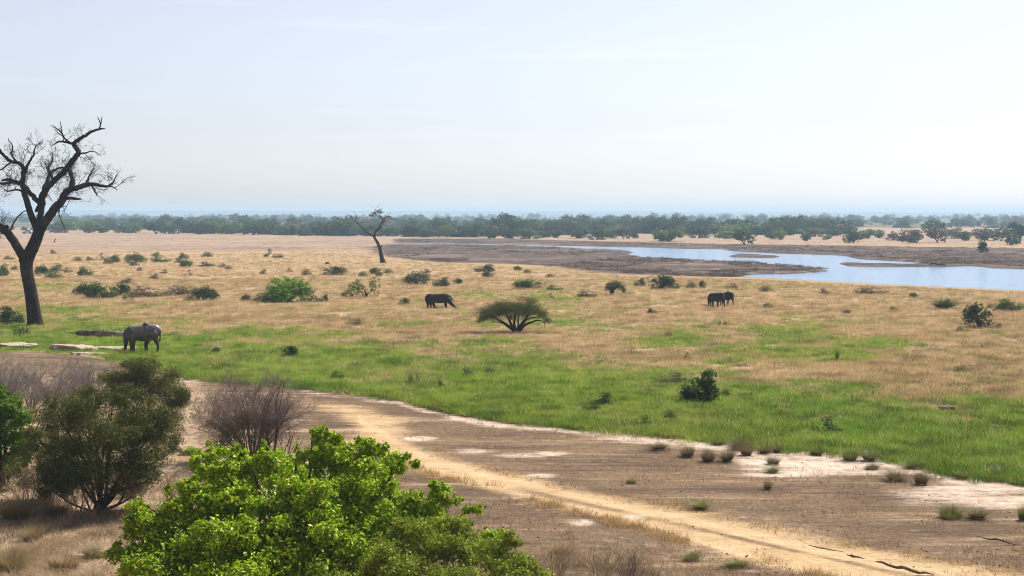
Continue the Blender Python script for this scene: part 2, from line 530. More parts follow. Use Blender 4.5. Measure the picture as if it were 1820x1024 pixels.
for p in SALTP:
    salt = np.maximum(salt, .95 * blur(inpoly(U, Vv, p).astype(float), 6, 16))
salt = np.maximum(salt, (.74 + .22 * smooth(900, 1250, U)) * np.exp(-((de + 7) / (7. + 7 * smooth(900, 1300, U))) ** 2) * smooth(480, 560, U))
salt *= dirt + .8 * (1 - dirt) * (salt > .45)
rut = np.zeros_like(U)
for ln in RUTS:
    ln = np.array(ln, float)
    rut = np.maximum(rut, np.exp(-((Vv - np.interp(U, ln[:, 0], ln[:, 1])) / 8.) ** 2) * (U > ln[0, 0]) * (U < ln[-1, 0] + 200))
ml = np.array([(800, 836), (900, 862), (1000, 884), (1120, 909), (1250, 938), (1400, 972), (1600, 1015), (1900, 1075)], float)
midl = np.exp(-((Vv - np.interp(U, ml[:, 0], ml[:, 1])) / 7.) ** 2) * smooth(820, 950, U) * .9
midl = np.maximum(midl, .7 * np.exp(-((Vv - np.interp(U, [1000, 1200, 1400, 1600, 1900], [868, 912, 962, 1003, 1060])) / 5.) ** 2) * smooth(1250, 1350, U))
mud = np.maximum(blur(inpoly(U, Vv, MUD).astype(float), 4, 14), .95 * blur(inpoly(U, Vv, BANK).astype(float), 3, 4))
mud = np.maximum(mud, blur(inpoly(U, Vv, [(1480, 459), (1540, 461), (1740, 466), (1740, 476), (1500, 475)]).astype(float), 2, 3))
mud = np.maximum(mud, .38 * np.exp(-((Vv - 441) / 7.) ** 2) * smooth(760, 500, U))
mud = np.maximum(mud, .9 * blur(wat, 4, 8) ** .5 * smooth(508, 500, Vv - .045 * (U - 1500)))
tan = smooth(420, 300, U) * smooth(640, 690, Vv)
tan = np.maximum(tan, .8 * smooth(700, 500, U) * smooth(760, 830, Vv)) * dirt
tan = np.maximum(tan, .7 * np.exp(-(((U - 1330) / 260) ** 2 + ((Vv - 955) / 40) ** 2)))
farp = smooth(458, 434, Vv + 8 * (fbm(Xg / 30, Yg / 30, 9) - .5)) * smooth(1250, 900, U) + smooth(440, 430, Vv)
farp = np.clip(farp, 0, 1)
Zg = gz(Xg, Yg)
Zg = Zg + 0.35 * mud * (fbm(Xg / 6., Yg / 9., 21) - .5) * smooth(425, 440, Vv) - .75 * wat
Zg = Zg - 0.05 * rut * road - .05 * dirt
nr, nc = U.shape
Vg = np.stack([Xg, Yg, Zg], -1).reshape(-1, 3)
ii = np.arange(nr - 1)[:, None] * nc + np.arange(nc - 1)[None]
Fg = np.stack([ii, ii + 1, ii + nc + 1, ii + nc], -1).reshape(-1, 4)[:, ::-1]
# the sheet goes on behind and beside the viewpoint
X0 = [-2600, -40, 40, 2600]; nb = len(Vg)
extra = np.array([(-1900 / 2528 * 7000, -250, 6.5), (-9, 1.9, 6.5), (9, 1.9, 6.5), (1900 / 2528 * 7000, -250, 6.5), (-60, -250, 6.5), (60, -250, 6.5)], float)
ground_attrs = {'green': gr, 'dirt': dirt, 'road': road, 'salt': salt, 'mud': mud, 'tan': tan, 'farp': farp, 'rut': rut, 'wood': smooth(409, 400, Vv), 'mid': midl}
ga = {k: ('POINT', np.concatenate([a.ravel(), np.full(len(extra), 1. if k in ('dirt', 'tan') else 0.)])) for k, a in ground_attrs.items()}
lastL, lastR = (nr - 1) * nc, nr * nc - 1
Fe = np.array([[nb + 4, nb + 5, lastR, lastL], [nb, nb + 4, lastL, lastL - (nr - 20) * nc], [nb + 5, nb + 3, lastR - (nr - 20) * nc, lastR]])
Vg = np.concatenate([Vg, extra]); Fg = np.concatenate([Fg, Fe])

gm, nt, out = mat('plain earth and grass')
tc = node(nt, 'ShaderNodeTexCoord'); pos = tc.outputs['Object']


def at_n(n):
    return node(nt, 'ShaderNodeAttribute', attribute_name=n).outputs['Fac']


nA = noise_n(nt, pos, .35, 5, .6); nB = noise_n(nt, pos, 2.2, 5, .65); nC = noise_n(nt, pos, 9., 4, .7); nD = noise_n(nt, pos, .06, 3)
mpv = node(nt, 'ShaderNodeMapping'); mpv.inputs['Scale'].default_value = (.35, 1, 1)
nt.links.new(pos, mpv.inputs[0])
nE = noise_n(nt, mpv.outputs[0], 1.1, 5, .7)
vo = node(nt, 'ShaderNodeTexVoronoi'); vo.inputs['Scale'].default_value = 2.4; nt.links.new(pos, vo.inputs['Vector'])
mph = node(nt, 'ShaderNodeMapping'); mph.inputs['Scale'].default_value = (.16, 1, 1); mph.inputs['Rotation'].default_value = (0, 0, R(18))
nt.links.new(pos, mph.inputs[0]); nH = noise_n(nt, mph.outputs[0], .55, 6, .68)
nF = noise_n(nt, pos, .022, 4, .6); nG = noise_n(nt, pos, .12, 5, .62)
dry = mixc(nt, ramp(nt, nG, .3, .7), (.32, .21, .11), (.42, .29, .155))
dry = mixc(nt, math_n(nt, 'MULTIPLY', ramp(nt, nF, .42, .62), .6), dry, (.37, .245, .14))
dry = mixc(nt, math_n(nt, 'MULTIPLY', ramp(nt, nA, .52, .7), .6), dry, (.24, .165, .09))
dry = mixc(nt, math_n(nt, 'MULTIPLY', ramp(nt, nB, .5, .72), .45), dry, (.22, .155, .085))
grn = mixc(nt, ramp(nt, nB, .3, .7), (.14, .165, .035), (.26, .245, .07))
farc = mixc(nt, ramp(nt, nG, .3, .7), (.25, .168, .115), (.37, .262, .175))
farc = mixc(nt, math_n(nt, 'MULTIPLY', ramp(nt, nF, .48, .64), .5), farc, (.24, .17, .13))
farc = mixc(nt, math_n(nt, 'MULTIPLY', ramp(nt, nA, .5, .7), .5), farc, (.20, .14, .105))
mudc = mixc(nt, ramp(nt, nG, .34, .66), (.034, .023, .021), (.10, .067, .053))
mudc = mixc(nt, math_n(nt, 'MULTIPLY', ramp(nt, nA, .52, .68), .65), mudc, (.27, .195, .135))
mudc = mixc(nt, math_n(nt, 'MULTIPLY', ramp(nt, nF, .5, .66), .6), mudc, (.21, .15, .11))
drt = mixc(nt, ramp(nt, nG, .35, .65), (.13, .083, .047), (.215, .14, .080))
drt = mixc(nt, math_n(nt, 'MULTIPLY', ramp(nt, nC, .42, .66), .6), drt, (.06, .04, .030))
drt = mixc(nt, math_n(nt, 'MULTIPLY', ramp(nt, nE, .54, .72), .5), drt, (.31, .22, .145))
drt = mixc(nt, math_n(nt, 'MULTIPLY', ramp(nt, nH, .52, .66), .8), drt, (.37, .26, .155))
drt = mixc(nt, math_n(nt, 'MULTIPLY', ramp(nt, nH, .47, .34), .8), drt, (.07, .045, .029))
drt = mixc(nt, math_n(nt, 'MULTIPLY', ramp(nt, nB, .58, .74), .5), drt, (.42, .33, .25))
tanc = mixc(nt, ramp(nt, nA, .35, .65), (.30, .205, .125), (.47, .345, .225))
tanc = mixc(nt, math_n(nt, 'MULTIPLY', ramp(nt, nC, .48, .68), .7), tanc, (.13, .085, .055))
tanc = mixc(nt, math_n(nt, 'MULTIPLY', ramp(nt, nB, .56, .72), .5), tanc, (.50, .39, .29))
roadc = mixc(nt, ramp(nt, nE, .3, .7), (.41, .275, .14), (.55, .38, .21))
roadc = mixc(nt, math_n(nt, 'MULTIPLY', ramp(nt, nC, .52, .72), .5), roadc, (.30, .185, .09))
roadc = mixc(nt, math_n(nt, 'MULTIPLY', ramp(nt, nG, .52, .68), .45), roadc, (.36, .23, .13))
saltc = mixc(nt, ramp(nt, nB, .3, .7), (.44, .32, .23), (.62, .51, .41))
nS = math_n(nt, 'ADD', math_n(nt, 'MULTIPLY', nH, .55), math_n(nt, 'ADD', math_n(nt, 'MULTIPLY', nC, .25), math_n(nt, 'MULTIPLY', nA, .2)))
nR = math_n(nt, 'ADD', math_n(nt, 'MULTIPLY', nA, .5), math_n(nt, 'MULTIPLY', nB, .5))
nW = math_n(nt, 'ADD', math_n(nt, 'MULTIPLY', nF, .5), math_n(nt, 'MULTIPLY', nG, .5))


def over(base, attr, colr, k=.55, lo=.38, hi=.62, n=None):
    x = math_n(nt, 'ADD', at_n(attr), math_n(nt, 'MULTIPLY', math_n(nt, 'SUBTRACT', n if n is not None else nB, .5), k))
    return mixc(nt, ramp(nt, x, lo, hi), base, colr)


col = over(dry, 'farp', farc, 1.6, .2, .8, nW)
col = over(col, 'green', grn, 1.6, .32, .82, nR)
col = over(col, 'mud', mudc, 1.5, .25, .75, nW)
col = over(col, 'dirt', drt, .5)
col = over(col, 'tan', tanc, 1.3, .2, .8, nR)
nR2 = math_n(nt, 'ADD', math_n(nt, 'MULTIPLY', nH, .6), math_n(nt, 'MULTIPLY', nR, .4))
col = over(col, 'road', roadc, 3.0, .15, 1.0, nR2)
col = over(col, 'mid', drt, 1.6, .45, 1.1, nR)
rutc = mixc(nt, .5, roadc, (.60, .44, .27))
col = mixc(nt, math_n(nt, 'MULTIPLY', math_n(nt, 'MULTIPLY', at_n('rut'), at_n('road')), .7), col, rutc)
col = over(col, 'salt', saltc, 3.8, .40, 1.0, nS)
wdc = mixc(nt, ramp(nt, nG, .3, .7), (.06, .062, .03), (.17, .13, .075))
col = over(col, 'wood', wdc, .6, .3, .7, nW)
bs = node(nt, 'ShaderNodeBsdfPrincipled'); bs.inputs['Roughness'].default_value = .95
bs.inputs['Specular IOR Level'].default_value = .1
nt.links.new(col, bs.inputs['Base Color'])
hgt = math_n(nt, 'ADD', math_n(nt, 'MULTIPLY', nB, .7), math_n(nt, 'MULTIPLY', nC, .35))
bp = node(nt, 'ShaderNodeBump'); bp.inputs['Strength'].default_value = .8; bp.inputs['Distance'].default_value = .22
nt.links.new(hgt, bp.inputs['Height']); nt.links.new(bp.outputs[0], bs.inputs['Normal'])
nt.links.new(bs.outputs[0], out.inputs[0])
ground = link('ground', mesh_np('ground', Vg, Fg, [gm], ga, True), kind='structure')

# water in the river bed
wm, nt, out = mat('river water')
tc = node(nt, 'ShaderNodeTexCoord')
mp = node(nt, 'ShaderNodeMapping'); mp.inputs['Scale'].default_value = (.25, 1, 1); nt.links.new(tc.outputs['Object'], mp.inputs[0])
w1 = noise_n(nt, mp.outputs[0], 1.6, 4, .6)
bs = node(nt, 'ShaderNodeBsdfPrincipled'); bs.inputs['Roughness'].default_value = .12
bs.inputs['Base Color'].default_value = (.07, .19, .36, 1); bs.inputs['IOR'].default_value = 1.33
bp = node(nt, 'ShaderNodeBump'); bp.inputs['Strength'].default_value = .6; bp.inputs['Distance'].default_value = .10
nt.links.new(w1, bp.inputs['Height']); nt.links.new(bp.outputs[0], bs.inputs['Normal']); nt.links.new(bs.outputs[0], out.inputs[0])
wp = [P(600, 427, dist(427)), P(600, 433, dist(433)), P(1100, 470, dist(470)), P(1300, 500, dist(500)), P(1500, 516, dist(516)), P(2200, 560, dist(560)), P(2200, 430, dist(430)), P(1500, 430, dist(430))]
wv = np.array([(p[0], p[1], -.28) for p in wp])
water = bpy.data.meshes.new('water'); water.from_pydata([tuple(p) for p in wv], [], [tuple(range(len(wv)))]); water.materials.append(wm)
link('river', water, kind='structure')

# the far wooded rise on the horizon
hm = plain_mat('wooded hillside', (.05, .08, .035), .95, .05, .5, .01)


def hills(Y0, depth, prof, seed, rough):
    xs = np.arange(-900, 2720, 4.)
    top = np.interp(xs, [p[0] for p in prof], [p[1] for p in prof])
    X = (xs - CX) / F * Y0
    j = rough * (1.2 * fbm(xs / 9., xs * 0, seed, 3) + .8 * fbm(xs / 60., xs * 0, seed + 5, 2) - 1.0)
    zt = H + (HY - top) / F * Y0 + j * Y0 / F
    rows = []
    for k, (fy, fz) in enumerate(((0, 0), (.25, .45), (.5, .78), (.8, .95), (1, 1), (1.3, .6), (1.6, 0))):
        rows.append(np.stack([X * (1 + fy * depth / Y0), np.full_like(X, Y0 + fy * depth), np.where(fz == 0, -.6, zt * fz)], 1))
    V = np.concatenate(rows); n = len(xs)
    i = np.arange(6)[:, None] * n + np.arange(n - 1)[None]
    Fc = np.stack([i, i + 1, i + n + 1, i + n], -1).reshape(-1, 4)
    return mesh_np('hills', V, Fc, [hm], None, True)


link('hills', hills(6600, 450, [(-900, 372.4), (0, 373), (500, 374.4), (910, 375.6), (1400, 376.6), (1820, 377.6), (2720, 379)], 3, 2.2), kind='structure')

# ------------------------------------------------------------------ unit plants (one metre wide, one metre high)
def dome_blobs(rng, n, low=.5):
    B = []
    for k in range(n):
        a = rng.uniform(0, 6.283); r = .36 * math.sqrt(rng.uniform(0, 1))
        x, y = r * math.cos(a), r * math.sin(a)
        hz = (1 - (r / .46) ** 2) * rng.uniform(low, 1)
        s = rng.uniform(.13, .22)
        B.append((x, y, max(.16, hz - s * .8), s, s, s * rng.uniform(.8, 1.2)))
    return B


def foliage_unit(name, blobs, n, size, seed, up=.5, aspect=.55, shell=(.7, 1.06), clus=6, cs=.12):
    rng = rs(seed)
    pts, nd = blob_points(blobs, n, rng, shell, clus=clus, cs=cs)
    pts = pts[pts[:, 2] > .0]
    pts[:, 2] /= np.percentile(pts[:, 2], 98.5)
    for ax in (0, 1):
        a, b = np.percentile(pts[:, ax], (1, 99)); pts[:, ax] = (pts[:, ax] - (a + b) / 2) / (b - a)
    V, Fc, r = leaves(pts, size, rng, aspect, up)
    return mesh_np(name, V, Fc, [None], {'rnd': ('FACE', r)})


def stems_unit(name, rng, k=7, r0=.02, top=.75, spread=.33):
    t = Tubes(5)
    for i in range(k):
        a = rng.uniform(0, 6.283); e = rng.uniform(.3, 1)
        p = [(0.03 * math.cos(a), .03 * math.sin(a), -.03)]
        for q in (.35, .7, 1):
            p.append((spread * e * q * math.cos(a + rng.uniform(-.3, .3)), spread * e * q * math.sin(a + rng.uniform(-.3, .3)), top * q ** .8 * (1.1 - .4 * e)))
        t.add(catmull(p, 3), np.linspace(r0, r0 * .3, 10))
    return t.mesh(name, [None])


def twig_unit(name, seed, n=240, r=.004, arch=.5):
    rng = rs(seed); t = Tubes(3)
    for i in range(n):
        a = rng.uniform(0, 6.283); b = rng.uniform(0, .14)
        el = rng.uniform(.15, 1.5)
        L = rng.uniform(.3, .62) * (.6 + .4 * math.cos(el - .8))
        d = np.array([math.cos(a) * math.cos(el), math.sin(a) * math.cos(el), math.sin(el) * 1.75])
        p0 = np.array([b * math.cos(a), b * math.sin(a), 0.])
        p1 = p0 + d * L * .5 + rng.normal(0, .02, 3); p2 = p0 + d * L + rng.normal(0, .04, 3)
        t.add([p0, p1, p2], [r * 1.5, r, r * .3])
        for q in range(3):
            s = p1 + (p2 - p1) * rng.uniform(-.3, .9)
            e = s + (d * .6 + rng.normal(0, .55, 3)) * .17
            t.add([s, (s + e) / 2 + rng.normal(0, .008, 3), e], [r * .8, r * .5, r * .2])
    return t.mesh(name, [None])


def blade_unit(name, seed, n, rad, h, w, lean, curl=.5):
    V, Fc, r = blades(n, rs(seed), rad, h, w, lean, curl, 3)
    return mesh_np(name, V, Fc, [None], {'rnd': ('FACE', r)})


FORM = {}
FORM['dome'] = [foliage_unit('shrub_foliage', dome_blobs(rs(s), 18), 3600, .062, s) for s in (1, 2, 3)]
FORM['low'] = [foliage_unit('shrub_foliage', dome_blobs(rs(s), 22, .35), 2600, .058, s, .8) for s in (4, 5, 6)]
FORM['leafy'] = [foliage_unit('shrub_foliage', dome_blobs(rs(s), 22, .3), 5200, .06, s, .6) for s in (7, 8)]
FORM['loose'] = [foliage_unit('shrub_foliage', [(b[0] * 1.1, b[1] * 1.1, b[2], b[3] * .7, b[4] * .7, b[5] * .7) for b in dome_blobs(rs(s), 15, .25)], 1300, .06, s, .4) for s in (9, 10)]
FORM['spiky'] = [blade_unit('shrub_foliage', s, 420, .16, 1.05, .03, .55) for s in (11, 12)]
FORM['tuft'] = [blade_unit('tussock', s, 800, r_, h_, .012, l_, .9) for s, r_, h_, l_ in ((13, .28, .85, .42), (14, .20, .95, .6), (15, .34, .7, .5), (18, .24, .8, .8), (19, .30, 1.0, .3))]
FORM['twig'] = [twig_unit('dry_twigs', s) for s in (16, 17)]
STEM = [stems_unit('shrub_stem', rs(s)) for s in (20, 21)]


def set_mat(o, m):
    for s in o.material_slots:
        s.link = 'OBJECT'; s.material = m


bush_no = [0]


def bush(name, px, py, w, h, form, mt, label, cat='bush', group=None, rot=None, deep=1.0, parts=None):
    Y = dist(py); k = Y / F
    X = (px - CX) / F * Y
    z = float(gz(X, Y)) - .03
    i = bush_no[0]; bush_no[0] += 1
    rz = (i * 2.399) % 6.283 if rot is None else rot
    me = FORM[form][i % len(FORM[form])]
    wm_, hm_ = w * k * 1.05, h * k * 1.06 + (.12 if Y > 60 and form != 'tuft' else 0)
    dp = max(wm_ * .75, min(wm_, hm_ * 1.5)) * deep
    if parts is None: parts = w >= 24 and form not in ('tuft', 'spiky', 'twig')
    if parts:
        e = empty(name, (X, Y, z))
        f = link('foliage', me, e, kind='stuff')
        s = link('stem', STEM[i % 2], e)
        for q in (f, s):
            q.scale = (wm_ * (1 if i % 4 < 2 else -1), dp * (1 if i % 2 else -1), hm_)
        s.scale.z *= .7
        set_mat(f, M[mt]); set_mat(s, M['bark'])
    else:
        e = link(name, me, None, (X, Y, z))
        e.scale = (wm_ * (1 if i % 4 < 2 else -1), dp * (1 if i % 2 else -1), hm_)
        set_mat(e, M[mt])
    if form == 'tuft':
        e.rotation_euler = (((i * 37) % 11 - 5) * .03, ((i * 53) % 13 - 6) * .03, i * 2.4)
    tag(e, label, cat, group)
    return e


# ------------------------------------------------------------------ dead trees, limb by limb
def px_line(pts, Y0, dy, seed, k=4, wob=.0, rs_=1.0):
    """(px, py, half width px) points -> world polyline bowed in depth by dy metres at its end"""
    p = np.array([q[:3] for q in pts], float)
    d = np.r_[0, np.cumsum(np.hypot(*np.diff(p[:, :2], axis=0).T))]; d /= d[-1]
    c = catmull(p, k)
    t = np.linspace(0, 1, len(c))
    y0, y1 = dy
    Y = Y0 + y0 + (y1 - y0) * t
    g = rs(seed)
    j = g.normal(0, wob, (len(c), 2)); j[0] = 0
    W = np.stack([(c[:, 0] + j[:, 0] - CX) / F * Y0, Y, H - (c[:, 1] + j[:, 1] - HY) / F * Y0], 1)
    return W, np.maximum(c[:, 2] * rs_, .25) * Y0 / F


def twigs_from(tb, W, rad, rng, dens, L0, up, depth=2, rmin=.012, start=.25, flat=1.0, ztop=None):
    """side twigs along a limb, forking again"""
    seg = np.linalg.norm(np.diff(W, axis=0), axis=1); tot = seg.sum()
    n = max(1, int(tot * dens))
    for q in range(n):
        t = rng.uniform(start, 1); x = t * (len(W) - 1); i = min(int(x), len(W) - 2)
        p = W[i] + (W[i + 1] - W[i]) * (x - i)
        d = unit(W[i + 1] - W[i])
        o = rng.normal(size=3); o[1] *= flat
        o = unit(o - d * np.dot(o, d))
        di = unit(d * rng.uniform(.2, .9) + o * rng.uniform(.5, 1.1) + np.array([0, 0, up]))
        L = L0 * rng.uniform(.45, 1.2) * (1.15 - .5 * t)
        r = min(rad[i] * .55, max(rmin, L * .022))
        pts = [p]; cur = di.copy()
        ns = 4 if L > .9 else 2
        for s in range(ns):
            cur = unit(cur + rng.normal(0, .20, 3) + np.array([0, 0, .08]))
            pts.append(pts[-1] + cur * L / ns)
        pts = np.array(pts); rr = np.linspace(r, max(rmin * .45, r * .3), ns + 1)
        if ztop is not None and pts[:, 2].max() > ztop: continue
        tb.add(pts, rr)
        if depth > 1:
            twigs_from(tb, pts, rr, rng, dens * 2.4, L0 * .5, up, depth - 1, rmin, .2, flat, ztop)


def dead_tree(name, base, trunk, limbs, extra_twigs, Y0, label, cat, dens, L0, rmin, mt, rt=1., rl=1., ztop=None):
    X, Yb, Zb = base
    e = empty(name, base); off = np.array(base)
    t = Tubes(10)
    for k, ln in enumerate(trunk):
        W, r = px_line(ln, Y0, (0, 0), k + 3, 5, 0, rt)
        t.add(W - off, r)
    link('trunk', t.mesh('trunk', [mt]), e)
    rng = rs(77)
    tw = Tubes(4)
    for k, (ln, dy) in enumerate(limbs):
        W, r = px_line(ln, Y0, dy, 40 + k, 4, .5, rl)
        t = Tubes(7); t.add(W - off, r)
        link('limb', t.mesh('limb', [mt]), e)
        twigs_from(tw, W - off, r, rng, dens, L0, .05, 3, rmin, ztop=None if ztop is None else ztop - off[2])
    for ln, dy in extra_twigs:
        W, r = px_line(ln, Y0, dy, 5, 3, .3)
        tw.add(W - off, r)
        twigs_from(tw, W - off, r, rng, dens * 1.4, L0 * .5, .1, 1, rmin, .1)
    link('twigs', tw.mesh('twigs', [mt]), e, kind='stuff')
    return tag(e, label, cat)


Yt = dist(579.)
TR = [[(63, 583, 21), (62, 572, 17.5), (59, 548, 15.2), (54, 515, 14), (48, 485, 13.6), (47, 468, 14.5), (52, 452, 14.5), (60, 436, 13.6), (67, 418, 12.8), (70, 402, 11.5), (69, 392, 9)],
      [(64, 575, 9), (72, 579, 7), (79, 583, 3)], [(58, 575, 9), (50, 580, 6), (44, 583, 3)]]
LM = [([(46, 470, 10), (41, 452, 9), (34, 434, 8.6), (24, 416, 8), (10, 402, 7.2), (-8, 391, 6.2), (-30, 378, 5), (-52, 352, 3.5), (-66, 330, 2)], (0, -3)),
      ([(12, 404, 5), (-6, 408, 4.5), (-24, 402, 3.5), (-45, 396, 2)], (0, 2)),
      ([(68, 416, 10.5), (76, 402, 9.8), (88, 388, 9.2), (101, 371, 8.8), (114, 359, 8), (121, 346, 7), (132, 338, 6.3), (148, 334, 5.4), (162, 330, 4.8), (174, 328, 4), (190, 331, 3.2), (204, 332, 2.4), (215, 326, 1.7), (223, 313, .8)], (0, -2.5)),
      ([(108, 364, 4), (122, 355, 3.6), (136, 353, 3), (150, 354, 2.6), (161, 354, 1.2)], (-.8, -2.5)),
      ([(172, 328, 2.4), (181, 339, 1.8), (187, 344, 1.5), (192, 349, .8)], (-1.6, -3)),
      ([(163, 330, 2.2), (165, 319, 1.7), (170, 308, 1.3), (174, 299, .8)], (-1.5, -1)),
      ([(204, 332, 1.6), (216, 333, 1.2), (227, 339, .7)], (-2.2, -3)),
      ([(137, 336, 3.2), (136, 326, 3.5), (131, 317, 3.8), (125, 308, 4.2), (120, 300, 4.8)], (-1, .5)),
      ([(119, 352, 4.5), (127, 336, 4.4), (129, 320, 4.2), (124, 306, 4.0)], (-.8, .2)),
      ([(70, 400, 6.5), (71, 382, 6.3), (74, 362, 6.4), (73, 348, 6.8), (82, 334, 6.2), (93, 321, 5.8), (105, 309, 6), (115, 298, 6.6), (122, 288, 6), (129, 278, 5.6), (134, 270, 5.4), (129, 262, 4.8), (124, 255, 4.6), (132, 247, 3.8), (143, 240, 3.2), (156, 232, 2.8), (168, 228, 2.2), (177, 227, 1)], (0, 1.5)),
      ([(167, 228, 1.7), (169, 219, 1.3), (165, 211, 1), (162, 205, .6)], (1.4, 1.8)),
      ([(169, 220, 1.1), (172, 212, .9), (174, 205, .5)], (1.5, 1.2)),
      ([(124, 256, 3.4), (113, 252, 2.8), (99, 250, 2.3), (85, 249, 1.8), (72, 256, 1.0)], (1.4, 3)),
      ([(113, 252, 2), (105, 244, 1.8), (100, 234, 1.5), (94, 227, 1), (86, 222, .6)], (1.8, .5)),
      ([(101, 236, 1.2), (104, 226, .9), (106, 216, .5)], (1.2, .2)),
      ([(133, 272, 2.2), (142, 270, 1.5), (152, 267, 1), (164, 274, .5)], (1.4, 2.5)),
      ([(64, 404, 7.4), (58, 386, 6.6), (52, 366, 6.2), (48, 346, 5.8), (45, 326, 5.4), (48, 310, 4.8), (47, 296, 4.2), (39, 290, 3.8), (28, 288, 3.6), (19, 279, 3.2), (10, 267, 2.8), (1, 262, 2.2), (-12, 256, 1.6), (-22, 244, .9)], (0, -2)),
      ([(70, 360, 5.4), (57, 350, 5), (46, 341, 4.8), (36, 331, 4.7), (23, 325, 4.2), (6, 323, 3.6), (-14, 326, 2.6), (-32, 318, 1.4)], (0, 2.5)),
      ([(36, 344, 2.2), (24, 338, 2), (10, 336, 1.9), (-8, 339, 1.5), (-20, 336, .8)], (1, 3.5)),
      ([(45, 326, 3.4), (36, 324, 3.6), (26, 320, 3.2), (18, 322, 1.5)], (-.6, -2)),
      ([(48, 308, 3.2), (56, 296, 2.7), (66, 286, 2.3), (76, 278, 2), (84, 266, 1.2), (96, 258, .7)], (-.4, -3.5)),
      ([(73, 350, 4), (80, 334, 3.4), (76, 316, 3), (81, 302, 2.5), (98, 296, 2), (112, 290, 1.4)], (.2, 3)),
      ([(92, 322, 3), (85, 309, 2.6), (75, 298, 2.1), (78, 284, 1.6), (74, 270, .8)], (.4, 2.8)),
      ([(64, 376, 3.4), (70, 350, 3), (66, 330, 2.6), (70, 316, 2.1), (62, 302, 1.5), (50, 284, .9)], (0, 4)),
      ([(28, 288, 2), (20, 300, 1.6), (8, 306, 1.2), (-6, 312, .7)], (-1, -3)),
      ([(40, 290, 2), (32, 276, 1.6), (36, 262, 1.2), (30, 248, .7)], (-1.2, -2))]
XT = [([(105, 370, 1.4), (111, 384, 1.1), (117, 397, .9), (124, 411, .5)], (-.5, -1)), ([(116, 358, 1.2), (113, 370, .9), (111, 388, .5)], (-.8, -1)),
      ([(18, 410, 2), (22, 396, 1.6), (30, 382, 1.3), (46, 369, .6)], (0, 1)), ([(80, 352, 1.4), (92, 346, 1), (106, 356, .6)], (0, -2)),
      ([(-24, 262, 1.4), (-8, 246, 1.1), (1, 236, .9), (11, 229, .5)], (-2, -2))]
dead_tree('dead_tree', tuple(P(62, 579, Yt)), TR, LM, XT, Yt, 'tall dead tree with bare dark forked limbs at the left edge', 'tree', 1.6, 1.7, .02, M['bark_dead'], .78, .88, H + (HY - 216) / F * Yt)

Yt = dist(467.)
TR2 = [[(681, 468, 6.5), (680, 464, 4.6), (677.6, 454, 3.6), (675, 442, 2.9), (671, 431, 2.4), (666, 423.5, 2.1), (663.6, 418.5, 1.6)], [(681, 465, 2.5), (685, 467.3, 1.6), (689, 468.6, .6)]]
LM2 = [([(663.4, 419.5, 1.5), (655, 414.5, 1.2), (647.5, 408, .9), (640, 400, .7), (632, 391.5, .4)], (0, -2)),
       ([(666, 424, 1.7), (666.6, 414, 1.5), (672.5, 405, 1.2), (678.5, 395.5, 1.1), (682.6, 388.5, 1.0), (687, 386, .9), (692, 385, .5)], (0, 1)),
       ([(668, 412, .9), (676, 404, .9), (680, 397, .8), (680, 390, .5)], (.3, 3)),
       ([(667, 412.5, .8), (661, 406.5, .6), (656, 403, .4)], (0, 2)),
       ([(681, 391, .8), (675, 384, .6), (672, 377, .5), (671, 373.5, .3)], (.6, -1)),
       ([(675, 385, .5), (665, 384, .4), (657, 383, .3)], (0, -1)),
       ([(676, 444, 1), (678.5, 437, .8), (680, 435.5, .4)], (0, -.5))]
t2 = dead_tree('leaning_tree', tuple(P(680, 467, Yt)), TR2, LM2, [], Yt, 'leaning bare tree with curved trunk and sparse flat top out on the plain', 'tree', .55, 2.8, .032, M['bark_dead'])
rng = rs(5)
bl = []
for px, py, rx, rz in ((672, 374.5, 7, 1.4), (664, 378.5, 5, 1.5), (676, 377.5, 7, 1.2), (659, 383, 6, 2.0), (668, 380, 4, 1), (684, 392, 4, 2.2)):
    p = P(px, py, Yt) - np.array(t2.location)
    k = Yt / F
    bl.append((p[0], p[1] + rng.uniform(-.6, .6), p[2], rx * k, rx * k * .9, rz * k))
pts, nd = blob_points(bl, 520, rng, (.2, 1.05), clus=4, cs=.25)
Vl, Fl, r = leaves(pts, .24, rng, .4, 1.0)
link('crown', mesh_np('crown', Vl, Fl, [M['tree_grey']], {'rnd': ('FACE', r)}), t2, kind='stuff')


